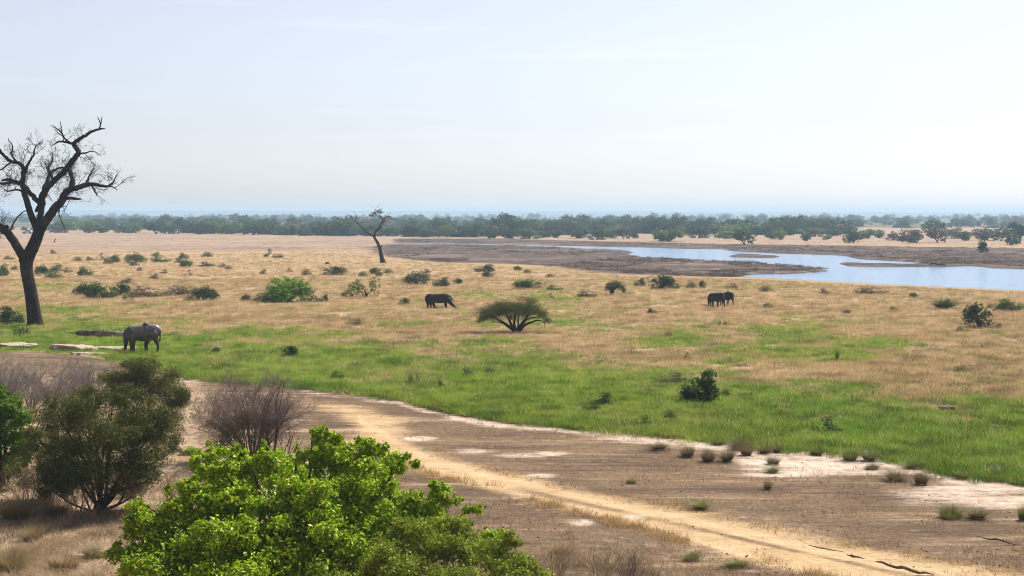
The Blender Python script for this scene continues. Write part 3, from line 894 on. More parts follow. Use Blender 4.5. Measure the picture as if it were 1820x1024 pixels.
# ------------------------------------------------------------------ branching shrubs near the viewpoint
def shrub(name, u0, v0, Y, blobs, nleaf, size, mt, label, stems, seed, smat='bark', cat='bush', aspect=.5, up=.5, shell=(.66, 1.07), clus=7, cs=.12, sr=.05, twig=0, zb=None, bumps=.22, lobes=9, lift=.3, fl=(.26, .46)):
    """blobs in photo pixels: (px, py, rx, rz, dy) at depth Y+dy; stems run from the base into them"""
    rng = rs(seed)
    X = (u0 - CX) / F * Y
    b0 = np.array([X, Y, float(gz(X, Y)) - .05 if zb is None else zb])
    e = empty(name, tuple(b0))
    B = []
    for px, py, rx, rz, dy in blobs:
        y = Y + dy; p = P(px, py, y) - b0; k = y / F
        B.append((p[0], p[1], p[2], rx * k, (rx + rz) * .5 * k, rz * k))
    B0 = B
    if lobes:
        B = []
        for b in B0:
            for q in range(lobes):
                d = unit(rng.normal(size=3)); d[2] = d[2] * .75 + lift
                f = rng.uniform(*fl); c = np.array(b[:3]) + d * np.array(b[3:6]) * rng.uniform(.62, .95)
                B.append((c[0], c[1], c[2], b[3] * f, b[4] * f, b[5] * f * rng.uniform(.7, 1.1)))
    pts, nd = blob_points(B, nleaf, rng, shell, bumps=bumps, clus=clus, cs=cs)
    B = B0
    if lobes:                                   # sparse inner leaves close the sight lines through the crown
        p2, n2 = blob_points(B0, nleaf // 4, rng, (.0, .7), bumps=bumps, clus=clus, cs=cs)
        pts = np.concatenate([pts, p2]); nd = np.concatenate([nd, n2])
    keep = pts[:, 2] > .02
    pts = pts[keep]; nd = nd[keep]
    V, Fc, r = leaves(pts, size, rng, aspect, up, nd)
    link('foliage', mesh_np('foliage', V, Fc, [M[mt]], {'rnd': ('FACE', r)}), e, kind='stuff')
    tb = Tubes(6); tw = Tubes(4)
    Ba = np.array(B)
    for k in range(stems):
        j = rng.randint(len(B)); tgt = Ba[j, :3] + rng.normal(0, .25, 3) * Ba[j, 3:6]
        a = rng.uniform(0, 6.28); st = np.array([math.cos(a), math.sin(a), 0]) * rng.uniform(.05, .30)
        mid = st * 1.6 + (tgt - st) * np.array([.35, .35, .5]) + rng.normal(0, .12, 3)
        W = catmull([st, mid, st + (tgt - st) * np.array([.75, .75, .82]) + rng.normal(0, .08, 3), tgt], 4)
        rr = np.linspace(sr * rng.uniform(.6, 1.1), sr * .25, len(W))
        tb.add(W, rr)
        if twig:
            twigs_from(tw, W, rr, rng, twig, .55, .15, 2, .006, .35)
    link('stem', tb.mesh('stem', [M[smat]]), e)
    if twig:
        link('twigs', tw.mesh('twigs', [M[smat]]), e, kind='stuff')
    return tag(e, label, cat)


BB = [(600, 782, 8, 14, 1), (640, 786, 8, 13, .9), (684, 803, 8, 12, .8), (420, 798, 8, 11, .8), (470, 802, 9, 14, .9), (530, 806, 8, 14, .9), (300, 876, 9, 12, -.2), (346, 858, 9, 13, -.1), (722, 812, 9, 8, .7), (770, 862, 12, 7, 0), (372, 796, 8, 10, .7), (250, 892, 8, 10, -.3), (690, 866, 14, 10, .2), (390, 838, 46, 40, .6), (446, 836, 42, 40, .9), (352, 812, 14, 9, .8), (520, 850, 52, 44, .9), (582, 806, 34, 34, 1.0), (571, 772, 16, 12, 1.0), (556, 768, 10, 7, 1.0), (612, 826, 52, 40, .9), (655, 808, 34, 26, .8),
      (665, 797, 12, 10, .8), (700, 832, 30, 24, .7), (735, 827, 14, 9, .7), (640, 884, 66, 52, .2), (560, 906, 66, 50, -.1), (480, 900, 56, 46, 0), (402, 896, 56, 44, 0), (332, 908, 52, 38, -.2), (274, 928, 46, 34, -.4),
      (236, 950, 34, 28, -.5), (258, 904, 14, 9, -.3), (212, 985, 22, 22, -.7), (300, 980, 62, 48, -.9), (400, 980, 82, 60, -1.1), (500, 985, 82, 60, -1.2), (600, 972, 80, 62, -.9), (700, 930, 60, 50, -.2),
      (762, 902, 40, 30, 0), (808, 890, 20, 10, 0), (846, 908, 20, 11, -.1), (788, 950, 46, 34, -.4), (240, 1016, 44, 40, -1), (340, 1040, 90, 60, -1.5), (500, 1060, 110, 70, -1.7), (650, 1050, 90, 70, -1.4),
      (880, 950, 22, 12, -.3), (860, 975, 40, 30, -.8),
      (450, 965, 150, 66, .3), (620, 955, 130, 66, .5), (350, 1000, 130, 56, 0), (520, 1020, 170, 60, -.6), (420, 880, 70, 60, 2.0), (560, 860, 80, 60, 2.2), (660, 880, 70, 60, 1.8), (320, 960, 70, 50, 1.4), (760, 960, 60, 50, 1.2)]
shrub('leafy_bush', 540, 1140, 29.8, BB, 140000, .086, 'bright', 'large bright green leafy bush filling the bottom foreground', 30, 301, up=1.0, aspect=.5, shell=(.5, 1.12), clus=9, cs=.22, lobes=8, lift=.5, fl=(.2, .4), twig=.35)
FB = [(700, 1000, 50, 40, 0), (770, 975, 52, 36, .2), (840, 985, 50, 36, .2), (905, 1000, 42, 26, .2), (945, 1016, 26, 16, .2), (742, 940, 40, 26, .5), (662, 1020, 40, 30, 0), (805, 940, 34, 20, .5), (900, 962, 30, 18, .4),
      (830, 1040, 84, 46, -.4), (720, 1050, 84, 46, -.4), (930, 1050, 60, 40, -.2), (620, 1060, 60, 40, -.2), (790, 1110, 140, 60, -.6), (700, 968, 34, 24, .4)]
shrub('olive_bush', 800, 1200, 27.2, FB, 60000, .055, 'fine', 'fine-leaved olive green bush in front of the bright leafy bush', 22, 302, up=.3, aspect=.5, shell=(.5, 1.12), clus=7, cs=.2, sr=.03, twig=.7)
EB = [(10, 730, 30, 30, 0), (34, 752, 26, 22, -.2), (5, 780, 46, 34, -.3), (44, 790, 24, 24, -.3), (-20, 710, 34, 24, .2), (-30, 770, 50, 50, 0), (20, 820, 34, 26, -.2), (0, 700, 16, 12, .2)]
shrub('green_bush', 5, 862, dist(862), EB, 22000, .085, 'edge', 'dense fresh green bush cut by the left edge of the view', 14, 303, up=.5, clus=8)
OB = [(310, 800, 14, 10, 0), (60, 770, 16, 12, .5), (300, 740, 16, 12, .1), (226, 692, 20, 9, .2), (150, 698, 18, 9, .3), (90, 716, 18, 10, .4), (262, 716, 18, 10, .1), (190, 735, 80, 38, 0), (120, 750, 50, 38, .3), (250, 760, 50, 42, .2), (180, 780, 80, 42, -.5), (270, 800, 36, 34, -.2), (110, 800, 44, 34, .1), (210, 715, 50, 22, .2), (140, 720, 44, 24, .4), (80, 790, 40, 40, .6), (240, 820, 50, 30, -.4),
      (150, 830, 60, 30, .2), (282, 770, 22, 22, 0), (90, 838, 30, 26, .4), (130, 868, 40, 22, .3), (225, 862, 40, 24, .2), (270, 845, 24, 24, -.2), (95, 870, 30, 18, .5), (180, 850, 56, 22, -.9), (232, 842, 40, 22, -.8), (136, 852, 40, 22, -.6)]
shrub('thorn_bush', 178, 903, dist(903), OB, 62000, .06, 'olive', 'big spreading olive thornbush with many dark stems beside the bright leafy bush', 30, 304, up=.4, aspect=.42, shell=(.2, 1.4), clus=6, cs=.36, sr=.05, twig=1.4, lobes=7, fl=(.2, .45))
OC = [(235, 668, 50, 24, 0), (200, 682, 40, 24, 0), (275, 672, 38, 26, 0), (300, 700, 34, 30, -.2), (260, 700, 46, 26, -.2), (210, 708, 40, 20, 0), (305, 735, 26, 26, -.3), (318, 715, 18, 22, -.2), (250, 650, 36, 12, .1)]
shrub('thorn_bush', 262, 772, dist(772), OC, 36000, .062, 'olive', 'olive thornbush with a dark slanting stem just below the meadow elephant', 22, 305, up=.4, aspect=.42, shell=(.2, 1.4), clus=6, cs=.36, sr=.045, twig=1.4, lobes=7, fl=(.2, .45))

SC = [(72, 800, 40, 34, 0), (48, 842, 40, 26, 0), (108, 838, 36, 26, -.1), (78, 862, 50, 20, -.2), (130, 800, 30, 30, .2)]
shrub('olive_shrub', 80, 884, dist(884), SC, 16000, .055, 'olive', 'shaded olive shrub between the left edge bush and the big thornbush', 16, 306, up=.4, aspect=.42, shell=(.3, 1.25), clus=6, cs=.3, sr=.03, twig=.9)
SD = [(225, 770, 50, 28, 0), (290, 790, 30, 22, -.1), (180, 790, 50, 24, 0), (310, 760, 22, 20, 0)]
shrub('olive_shrub', 240, 822, dist(822), SD, 16000, .055, 'olive', 'olive shrub filling the gap between the two big thornbushes', 16, 307, up=.4, aspect=.42, shell=(.3, 1.25), clus=6, cs=.3, sr=.03, twig=.9)
SE = [(60, 742, 46, 16, 0), (110, 752, 40, 16, 0), (20, 748, 40, 14, 0)]
shrub('olive_shrub', 75, 772, dist(772), SE, 7000, .055, 'olive', 'thin olive shrub below the grey thicket behind the left edge bush', 12, 308, up=.4, aspect=.42, shell=(.2, 1.3), clus=5, cs=.4, sr=.025, twig=1.2)


def bare_bush(name, u0, v0, w, h, nst, seed, mt, label, lean=0., leafy=None, dens=1.5, L0=.75, rmin=.007, sr=.03, cat='bush', spread=1.0, dp=.8):
    Y = dist(v0); k = Y / F; X = (u0 - CX) / F * Y
    rng = rs(seed); e = empty(name, (X, Y, float(gz(X, Y)) - .04))
    Wd, Hd = w * k, h * k
    tb = Tubes(5); tw = Tubes(3)
    for i in range(nst):
        a = rng.uniform(0, 6.28); f = rng.uniform(.05, 1) ** .6
        ex = np.array([.5 * Wd * f * math.cos(a) * spread + lean * Wd, .5 * Wd * dp * f * math.sin(a), Hd * (1.02 - .5 * f * f) * rng.uniform(.75, 1)])
        st = np.array([math.cos(a), math.sin(a), 0]) * rng.uniform(.02, .06) * Wd
        W = catmull([st, st + ex * np.array([.22, .22, .4]) + rng.normal(0, .05, 3), ex * np.array([.6, .6, .75]) + rng.normal(0, .07, 3), ex], 4)
        rr = np.linspace(sr * rng.uniform(.5, 1.1), rmin, len(W))
        tb.add(W, rr)
        twigs_from(tw, W, rr, rng, dens, L0, .12, 3, rmin, .25)
    link('stem', tb.mesh('stem', [M[mt]]), e)
    link('twigs', tw.mesh('twigs', [M[mt]]), e, kind='stuff')
    if leafy:
        B = []
        for px, py, rx, rz, dy in leafy[1]:
            p = P(px, py, Y + dy) - np.array(e.location); B.append((p[0], p[1], p[2], rx * k, rx * k, rz * k))
        pts, nd = blob_points(B, leafy[2], rng, (.2, 1.1), clus=5, cs=.2)
        V, Fc, r = leaves(pts[pts[:, 2] > .02], .05, rng, .4, .4)
        link('foliage', mesh_np('foliage', V, Fc, [M[leafy[0]]], {'rnd': ('FACE', r)}), e, kind='stuff')
    return tag(e, label, cat)


bare_bush('bare_bush', 448, 818, 235, 162, 48, 401, 'twig_mauve', 'mauve-grey leafless bush with a green tuft low on its left side', leafy=('olive', [(405, 765, 26, 24, -.3), (440, 745, 20, 16, -.2), (395, 790, 30, 18, -.2), (450, 780, 24, 26, 0)], 6000), dens=3.0, L0=1.0, rmin=.0085, spread=1.1)
bare_bush('bare_sapling', 482, 822, 90, 172, 5, 402, 'bark', 'slender dark bare sapling standing before the mauve leafless bush', lean=.12, dens=1.2, L0=.6, rmin=.009, sr=.045, cat='sapling')
bare_bush('bare_sapling', 507, 830, 90, 78, 8, 403, 'bark', 'short dark bare sapling right of the mauve leafless bush', lean=.18, dens=1.5, L0=.5, rmin=.008, sr=.025, cat='sapling')
for (x, y, w, h, sd, lab) in ((130, 700, 130, 62, 415, 'grey leafless brush on the crest of the earth bank below the large rock'), (10, 705, 110, 66, 416, 'grey leafless brush at the left edge on the crest of the bank'), (20, 742, 130, 96, 411, 'grey leafless brush at the left edge below the pale rocks'), (95, 738, 130, 84, 412, 'grey leafless brush in the middle of the grey thicket on the earth bank'),
                              (165, 728, 120, 84, 413, 'grey leafless brush touching the olive thornbush below the meadow elephant'), (55, 722, 120, 70, 414, 'low grey leafless brush farthest up the earth bank')):
    bare_bush('grey_brush', x, y, w, h, 28, sd, 'twig_grey', lab, lean=.08, dens=2.9, L0=.9, rmin=.0095, sr=.02)
for (x, y, w, h, sd, m_, lab) in ((40, 905, 130, 84, 426, 'twig_tan', 'tan tangled dry brush under the left edge bush'), (140, 912, 110, 70, 427, 'twig_mauve', 'brown tangled dry brush at the left foot of the big thornbush'), (240, 905, 90, 60, 428, 'twig_tan', 'tan dry brush at the right foot of the big thornbush'), (985, 1046, 150, 84, 421, 'twig_tan', 'tan dry brush at the bottom edge right of the olive bush'), (1075, 1052, 150, 90, 422, 'twig_tan', 'tan dry brush at the bottom edge below the sandy track'),
                                  (1115, 1040, 70, 70, 423, 'twig_mauve', 'thin dark bare brush at the bottom edge, rightmost of the dry brush'), (302, 890, 50, 62, 424, 'twig_tan', 'small bare bent sapling between the big thornbush and the bright bush'),
                                  (350, 868, 34, 40, 425, 'twig_tan', 'tiny dead stick bush against the left of the bright bush')):
    bare_bush('dry_brush', x, y, w, h, 16, sd, m_, lab, dens=4.0, L0=.5, rmin=.006, sr=.012)

# umbrella acacia in the middle of the plain
Ya = dist(590.)


def Z5(x, y):
    return 830 + x / 10.24, 510 + y / 10.24


b0 = P(917, 590, Ya)
ac = tag(empty('acacia_tree', tuple(b0)), 'low umbrella-shaped acacia with many spreading dark stems mid-plain', 'tree')
ACS = [([(880, 815, 60), (760, 720, 40), (650, 640, 28), (520, 560, 20), (380, 520, 8)], (0, -.6)), ([(850, 810, 55), (805, 700, 36), (760, 600, 26), (690, 480, 10)], (0, .8)),
       ([(890, 800, 45), (855, 660, 30), (880, 540, 22), (840, 400, 8)], (0, -.3)), ([(930, 800, 60), (1010, 670, 42), (1080, 570, 30), (1180, 450, 10)], (0, .5)),
       ([(950, 800, 55), (1060, 690, 32), (1180, 635, 24), (1290, 600, 18), (1390, 640, 8), (1425, 710, 4)], (0, -.9)), ([(900, 800, 45), (940, 690, 26), (930, 600, 20), (1000, 420, 8)], (0, 1.0)),
       ([(870, 800, 40), (720, 700, 22), (600, 660, 15), (450, 640, 6)], (0, .9)), ([(940, 800, 40), (1050, 640, 22), (1140, 590, 17), (1330, 560, 6)], (0, 1.2))]
tw = Tubes(4); rng = rs(9)
for k, (ln, dy) in enumerate(ACS):
    W, r = px_line([(*Z5(a, b), c * .72 / 10.24) for a, b, c in ln], Ya, dy, k, 4, .2)
    t = Tubes(7); t.add(W - b0, r); link('trunk' if k == 1 else 'limb', t.mesh('limb', [M['bark_dead']]), ac)
    twigs_from(tw, W - b0, r, rng, 2.2, 1.0, .3, 2, .012, .45)
link('twigs', tw.mesh('twigs', [M['bark']]), ac, kind='stuff')
AB = []
for x, y, rx, rz in ((280, 580, 130, 60), (330, 450, 180, 70), (480, 380, 190, 70), (640, 330, 170, 80), (800, 360, 200, 90), (960, 380, 200, 100), (1120, 370, 180, 100), (1250, 430, 180, 100), (1380, 500, 140, 80), (1460, 590, 100, 50), (700, 450, 220, 80), (1000, 470, 200, 70), (1180, 270, 130, 60), (560, 480, 150, 60), (420, 520, 150, 50), (220, 620, 70, 30), (800, 560, 90, 60)):
    u, v = Z5(x, y); p = P(u, v, Ya) - b0; k = Ya / F / 10.24
    AB.append((p[0], p[1] + rng.uniform(-.8, .8), p[2], rx * k, rx * k * 1.1, rz * k))
pts, nd = blob_points(AB, 26000, rng, (.2, 1.15), clus=5, cs=.17)
V, Fc, r = leaves(pts, .075, rng, .45, .6); link('crown', mesh_np('crown', V, Fc, [M['olive']], {'rnd': ('FACE', r)}), ac, kind='stuff')
AB = []
for x, y, rx, rz in ((1060, 230, 160, 60), (950, 210, 80, 40), (1180, 250, 90, 40), (180, 400, 90, 40), (1480, 400, 50, 40)):
    u, v = Z5(x, y); p = P(u, v, Ya) - b0; k = Ya / F / 10.24; AB.append((p[0], p[1], p[2], rx * k, rx * k, rz * k))
pts, nd = blob_points(AB, 1300, rng, (.2, 1.1), clus=4, cs=.2)
V, Fc, r = leaves(pts, .09, rng, .25, .3); f = link('dry_twig_tops', mesh_np('dry_twig_tops', V, Fc, [M['brown']], {'rnd': ('FACE', r)}), ac, kind='stuff')

# ------------------------------------------------------------------ far woodland
def tree_unit(seed, flat=.5, n=900, low=.25):
    """crown and trunk, one metre wide and high"""
    rng = rs(seed); B = []
    for k in range(13):
        a = rng.uniform(0, 6.283); r = .33 * math.sqrt(rng.uniform(0, 1)); s = rng.uniform(.15, .25)
        B.append((r * math.cos(a), r * math.sin(a), low + s * .55 + (1 - low - 1.55 * s) * rng.uniform(.0, 1) * (1 - (r / .5) ** 2), s, s, s * rng.uniform(.7, 1.1)))
    pts, nd = blob_points(B, n, rng, (.55, 1.08), clus=5, cs=.14)
    V, Fc, q = leaves(pts, .078, rng, .65, .5)
    crown = mesh_np('crown', V, Fc, [None], {'rnd': ('FACE', q)})
    t = Tubes(5)
    for k in range(4):
        b = B[rng.randint(len(B))]
        t.add(catmull([(rng.normal(0, .02), rng.normal(0, .02), -.03), (b[0] * .2, b[1] * .2, low * .8), (b[0] * .7, b[1] * .7, b[2] * .75), b[:3]], 3), np.linspace(.028, .008, 10))
    return crown, t.mesh('trunk', [M['bark']]), (V, Fc, q)


TU = [tree_unit(500 + s, n=1500, low=(.02, .05, .10, .0, .04, .14)[s]) for s in range(6)]
tree_n = [0]


def far_tree(px, py, w, h, mt, label, name='woodland_tree', group=None):
    Y = dist(py); k = Y / F; i = tree_n[0]; tree_n[0] += 1
    X = (px - CX) / F * Y
    e = empty(name, (X, Y, float(gz(X, Y)) - .05))
    c, t, _ = TU[i % 6]
    for nm, me, m_ in (('crown', c, M[mt]), ('trunk', t, M['bark'])):
        o = link(nm, me, e); o.scale = (1.2 * w * k * (1 if i % 4 < 2 else -1), w * k, 1.15 * h * k); set_mat(o, m_)
        if nm == 'crown': o['kind'] = 'stuff'
    return tag(e, label, 'tree', group)


# the ones that can be told apart, with landmarks in their labels
FT = [(1250, 413, 46, 29, 'tree_dark', 'dark flat-topped tree right of the far tree gap, first of the three big dark crowns'), (1327, 414, 42, 27, 'tree_dark', 'dark round-topped far tree, second of the three big dark crowns'),
      (1394, 413, 62, 32, 'tree_dark', 'widest dark tree, third of the three big dark crowns on the far side'), (1455, 414, 42, 24, 'tree_dark', 'dark tree right of the widest dark far tree'),
      (1521, 405, 26, 18, 'tree_dark', 'small dark flat-topped tree beyond the pale green pair'), (1659, 414, 40, 22, 'tree_dark', 'dark tree behind the grey bare trees at far right'),
      (785, 420, 44, 32, 'tree_far', 'tall rounded green tree right of the leaning bare tree'), (1190, 429, 58, 26, 'tree_pale', 'wide green tree standing alone on the pale far bank'), (1178, 428, 36, 20, 'tree_far', 'darker half of the lone green clump on the far bank'),
      (1244, 423, 34, 22, 'tree_far', 'grey-green tree right of the wide green tree on the far bank'), (1288, 424, 36, 16, 'tree_pale', 'low light green tree before the second dark crown'), (1322, 434, 38, 27, 'tree_far', 'nearest green tree at the bend of the far bank'),
      (1369, 425, 20, 15, 'tree_far', 'small round green tree left of the light green pair on the far bank'), (1386, 426, 26, 20, 'tree_pale', 'light green rounded tree below the widest dark crown'), (1432, 428, 18, 16, 'tree_dark', 'small dark tree on the pale strip of the far bank'),
      (1448, 421, 28, 17, 'tree_grey', 'brownish round tree behind the small dark tree'), (1482, 420, 26, 14, 'tree_far', 'low grey-green tree left of the leaning far tree'), (1470, 427, 16, 9, 'tree_pale', 'small green shrub tree low on the pale far strip'),
      (1517, 432, 32, 26, 'tree_far', 'green tree leaning right on the far bank above the islands'), (1543, 424, 30, 20, 'tree_pale', 'yellow-green tree, left of the pale pair on the far bank'), (1563, 423, 22, 18, 'tree_pale', 'yellow-green tree, right of the pale pair on the far bank'),
      (1586, 427, 20, 16, 'tree_grey', 'thin grey tree right of the pale green pair'), (1616, 432, 42, 29, 'tree_grey', 'large grey half-bare tree on the far bank'), (1666, 431, 34, 28, 'tree_grey', 'greyish tree right of the large half-bare tree'),
      (1692, 424, 36, 22, 'tree_grey', 'grey twiggy tree in the right-hand far thicket'), (1715, 428, 30, 20, 'tree_far', 'dull green tree in the right-hand far thicket'), (1748, 427, 40, 26, 'tree_grey', 'broad grey tree behind the lone bush on the bank'),
      (1747, 449, 18, 24, 'dark', 'lone dark bush on a thin stem on the brown far bank'), (1801, 436, 24, 22, 'tree_far', 'green tree near the right edge of the far bank'), (1780, 428, 36, 22, 'tree_far', 'dark green tree thicket end near the right edge'),
      (1812, 426, 40, 34, 'tree_dark', 'dark tree cut by the right edge'),
      (990, 423, 28, 18, 'tree_far', 'green tree leftmost of the row along the far bank centre'), (1030, 424, 34, 20, 'tree_far', 'second green tree of the row along the far bank centre'), (1062, 426, 30, 20, 'tree_far', 'middle green tree of the row along the far bank centre'),
      (1085, 424, 28, 22, 'tree_pale', 'lighter green tree of the row along the far bank centre'), (1108, 425, 26, 20, 'tree_far', 'second last tree of the row along the far bank centre'), (1126, 424, 16, 14, 'tree_dark', 'last small tree of the row before the far gap'),
      (870, 424, 40, 20, 'tree_far', 'wide green tree clump left of the far bank row'), (905, 424, 36, 22, 'tree_far', 'green tree right of the wide clump by the river start'), (940, 425, 36, 20, 'tree_pale', 'paler green tree above the start of the river'), (968, 423, 22, 14, 'tree_far', 'low tree above the river start')]
for x, y, w, h, m_, lab in FT:
    far_tree(x, y, w, h, m_, lab)
ORD = ['first', 'second', 'third', 'fourth', 'fifth', 'sixth', 'seventh', 'eighth', 'ninth', 'tenth', 'eleventh', 'twelfth', 'thirteenth', 'fourteenth', 'fifteenth', 'sixteenth', 'seventeenth', 'eighteenth',
       'nineteenth', 'twentieth', 'twenty-first', 'twenty-second', 'twenty-third', 'twenty-fourth', 'twenty-fifth', 'twenty-sixth', 'twenty-seventh', 'twenty-eighth', 'twenty-ninth', 'thirtieth']
rng = rs(61)
xs = np.linspace(95, 850, 27) + rng.uniform(-9, 9, 27)
for i, x in enumerate(xs):
    py = np.interp(x, [0, 200, 450, 650, 860], [414, 415.5, 418, 420.5, 423.5]) - rng.uniform(0, 2)
    w = rng.uniform(24, 46); h = w * rng.uniform(.5, .72)
    m_ = ('tree_far', 'tree_far', 'tree_dark', 'tree_pale', 'tree_far')[rng.randint(5)]
    ad = {'tree_far': 'green', 'tree_dark': 'dark green', 'tree_pale': 'light green'}[m_]
    far_tree(x, py, w, h, m_, f'{ad} front-row woodland tree, {ORD[i]} to the right of the dead tree', group='front row of the left woodland')


# ------------------------------------------------------------------ scatter: one object of many instances
def scatter(name, pts, scl, rot, variants, label, cat):
    n = len(pts)
    me = bpy.data.meshes.new(name)
    me.vertices.add(n); me.vertices.foreach_set('co', np.asarray(pts, np.float32).ravel())
    for nm, arr in (('scl', scl), ('rot', rot)):
        a = me.attributes.new(nm, 'FLOAT', 'POINT'); a.data.foreach_set('value', np.asarray(arr, np.float32))
    a = me.attributes.new('pick', 'INT', 'POINT'); a.data.foreach_set('value', rs(len(pts)).randint(0, len(variants), n).astype(np.int32))
    me.update()
    o = link(name, me)
    ng = bpy.data.node_groups.new(name, 'GeometryNodeTree')
    ng.interface.new_socket('Geometry', in_out='INPUT', socket_type='NodeSocketGeometry')
    ng.interface.new_socket('Geometry', in_out='OUTPUT', socket_type='NodeSocketGeometry')
    N, L = ng.nodes, ng.links
    gi = N.new('NodeGroupInput'); go = N.new('NodeGroupOutput')
    jn = N.new('GeometryNodeJoinGeometry')
    for v in variants:
        oi = N.new('GeometryNodeObjectInfo'); oi.inputs['Object'].default_value = v
        oi.inputs['As Instance'].default_value = True
        L.new(oi.outputs['Geometry'], jn.inputs[0])
    ip = N.new('GeometryNodeInstanceOnPoints'); ip.inputs['Pick Instance'].default_value = True

    def na(nm, ty='FLOAT'):
        a = N.new('GeometryNodeInputNamedAttribute'); a.data_type = ty; a.inputs['Name'].default_value = nm
        return a.outputs['Attribute']
    L.new(gi.outputs[0], ip.inputs['Points']); L.new(jn.outputs[0], ip.inputs['Instance'])
    L.new(na('pick', 'INT'), ip.inputs['Instance Index'])
    cb = N.new('ShaderNodeCombineXYZ'); L.new(na('rot'), cb.inputs[2])
    L.new(cb.outputs[0], ip.inputs['Rotation'])
    cs = N.new('ShaderNodeCombineXYZ'); sc_ = na('scl')
    for k in range(3): L.new(sc_, cs.inputs[k])
    L.new(cs.outputs[0], ip.inputs['Scale'])
    L.new(ip.outputs[0], go.inputs[0])
    md = o.modifiers.new('scatter', 'NODES'); md.node_group = ng
    return tag(o, label, cat, kind='stuff')


def source(name, me):
    return bpy.data.objects.new(name, me)


def tree_source(k, mt, hh):
    V, Fc, q = TU[k][2]
    V = V * np.array([hh[0], hh[0], hh[1]])
    return source('woodland_tree_form', mesh_np('woodland_tree_form', V[:len(V)], Fc, [M[mt]], {'rnd': ('FACE', q)}))


TS = [tree_source(0, 'tree_far', (8, 6)), tree_source(1, 'tree_far', (7, 6.5)), tree_source(3, 'tree_dark', (9, 6)), tree_source(4, 'tree_grey', (8, 5.5)), tree_source(2, 'tree_far', (7, 7)), tree_source(3, 'tree_pale', (8, 5)), tree_source(5, 'tree_far', (9, 6.5)), tree_source(1, 'tree_pale', (10, 4))]
rng = rs(70)
n = 11000
u = rng.uniform(-420, 2240, n)
lo = np.interp(u, [-400, 300, 850, 900, 1000, 1140, 1300, 1600, 1700, 2300], [414, 416, 422, 419, 418, 415, 418, 419, 424, 428])
v = lo - (lo - 383.2) * rng.uniform(0, 1, n) ** 1.1
Y = dist(v); X = (u - CX) / F * Y
wn_ = fbm(X / 70., Y / 170., 8); ok = wn_ > np.where(Y < 900, .58, np.where(Y < 1400, .50, .42))
Y, X, v, wn_ = Y[ok], X[ok], v[ok], wn_[ok]
scl = rng.uniform(.35, 1.35, len(X)) * (.42 + .85 * smooth(.35, .7, fbm(X / 45., Y / 60., 18))) * np.clip(1 + (Y - 1500) / 6000, .9, 1.25)
scatter('woodland', np.stack([X, Y, np.full(len(X), -.2)], 1), scl, rng.uniform(0, 6.28, len(X)), TS, 'hazy blue-green woodland stretching to the horizon behind the plain', 'woodland')

# ------------------------------------------------------------------ grass
M['g_green'] = grass_mat('meadow grass', ((.17, .31, .028), (.27, .38, .045), (.085, .155, .018), (.31, .35, .07)), (.42, .37, .13), .10, (.64, .96))
M['g_dry'] = grass_mat('dry grass', ((.50, .345, .185), (.58, .43, .25), (.28, .19, .105), (.36, .265, .135)), (.26, .28, .085), .07, (.78, .97))
M['g_stub'] = grass_mat('dry stubble', ((.27, .19, .12), (.36, .26, .16), (.16, .11, .075)), None, .2)


def tuft_src(nm, mt, seed, n, rad, h, w, lean):
    V, Fc, r = blades(n, rs(seed), rad, h, w, lean, .5, 2)
    return source(nm, mesh_np(nm, V, Fc, [M[mt]], {'rnd': ('FACE', r)}))


GS = [tuft_src('grass_form', 'g_green', s, 26, .32, .30, .03, .75) for s in (1, 2, 3, 4)]
DS = [tuft_src('grass_form', 'g_dry', s, 24, .36, .32, .03, .6) for s in (5, 6, 7, 8)]
SS = [tuft_src('grass_form', 'g_stub', s, 16, .30, .16, .016, .9) for s in (9, 10, 11)]


def in_water(u, v):
    return inpoly(u, v, WATER)


rng = rs(81)
n = 150000
v = 497 + (870 - 497) * rng.uniform(0, 1, n) ** 1.25; u = rng.uniform(-260, 2080, n)
g, d = green_f(u, v)
Y = dist(v); X = (u - CX) / F * Y
pn = 1.1 * (fbm(X / 5., Y / 9., 31) - .5) + .7 * (fbm(X / 22., Y / 30., 37) - .5) + .5 * (vnoise(X / 1.4, Y / 2., 39) - .5)
keep = (d > 0) & ~in_water(u, v + 3) & (v > np.interp(u, [0, 1300, 1500, 1820, 2100], [470, 495, 505, 520, 530]))
isg = (g + pn * 1.1 + rng.normal(0, .16, n)) > .55
mnd = np.exp(-(((X + 29.5) / 6.0) ** 2 + ((Y - 84) / 6.) ** 2)) < .5
bare = fbm(X / 3., Y / 3., 55) > .24
for nm, sel, src, lab, s0 in (('meadow_grass', keep & isg & mnd, GS, 'short green meadow grass between the dirt flat and the dry plain', .9), ('dry_grass', keep & ~isg & bare & mnd, DS, 'golden dry grass covering the plain', .8)):
    i = np.where(sel)[0]
    x, y = X[i], Y[i]
    s = s0 * rng.uniform(.55, 1.25, len(i)) * np.clip(y / 90., .8, 1.5) ** .5
    scatter(nm, np.stack([x, y, gz(x, y) - .02], 1), s, rng.uniform(0, 6.28, len(i)), src, lab, 'grass')
n = 30000
v = rng.uniform(440, 500, n); u = rng.uniform(-260, 2080, n)
Y = dist(v); X = (u - CX) / F * Y
low = np.interp(u, [-260, 600, 690, 800, 980, 1100, 1300, 1500, 2080], [447, 452, 462, 468, 475, 489, 495, 502, 530])
sel = (v > low + 8 * (fbm(X / 8, Y / 12, 4) - .5)) & (fbm(X / 4., Y / 4., 55) > .30)
i = np.where(sel)[0]
scatter('dry_grass', np.stack([X[i], Y[i], gz(X[i], Y[i]) - .02], 1), rng.uniform(.6, 1.2, len(i)) * 1.1, rng.uniform(0, 6.28, len(i)), DS, 'thin dry grass on the far part of the plain before the mudflat', 'grass')
M['g_burnt'] = grass_mat('burnt stubble', ((.055, .038, .034), (.10, .07, .055), (.16, .115, .08)), None, .2)
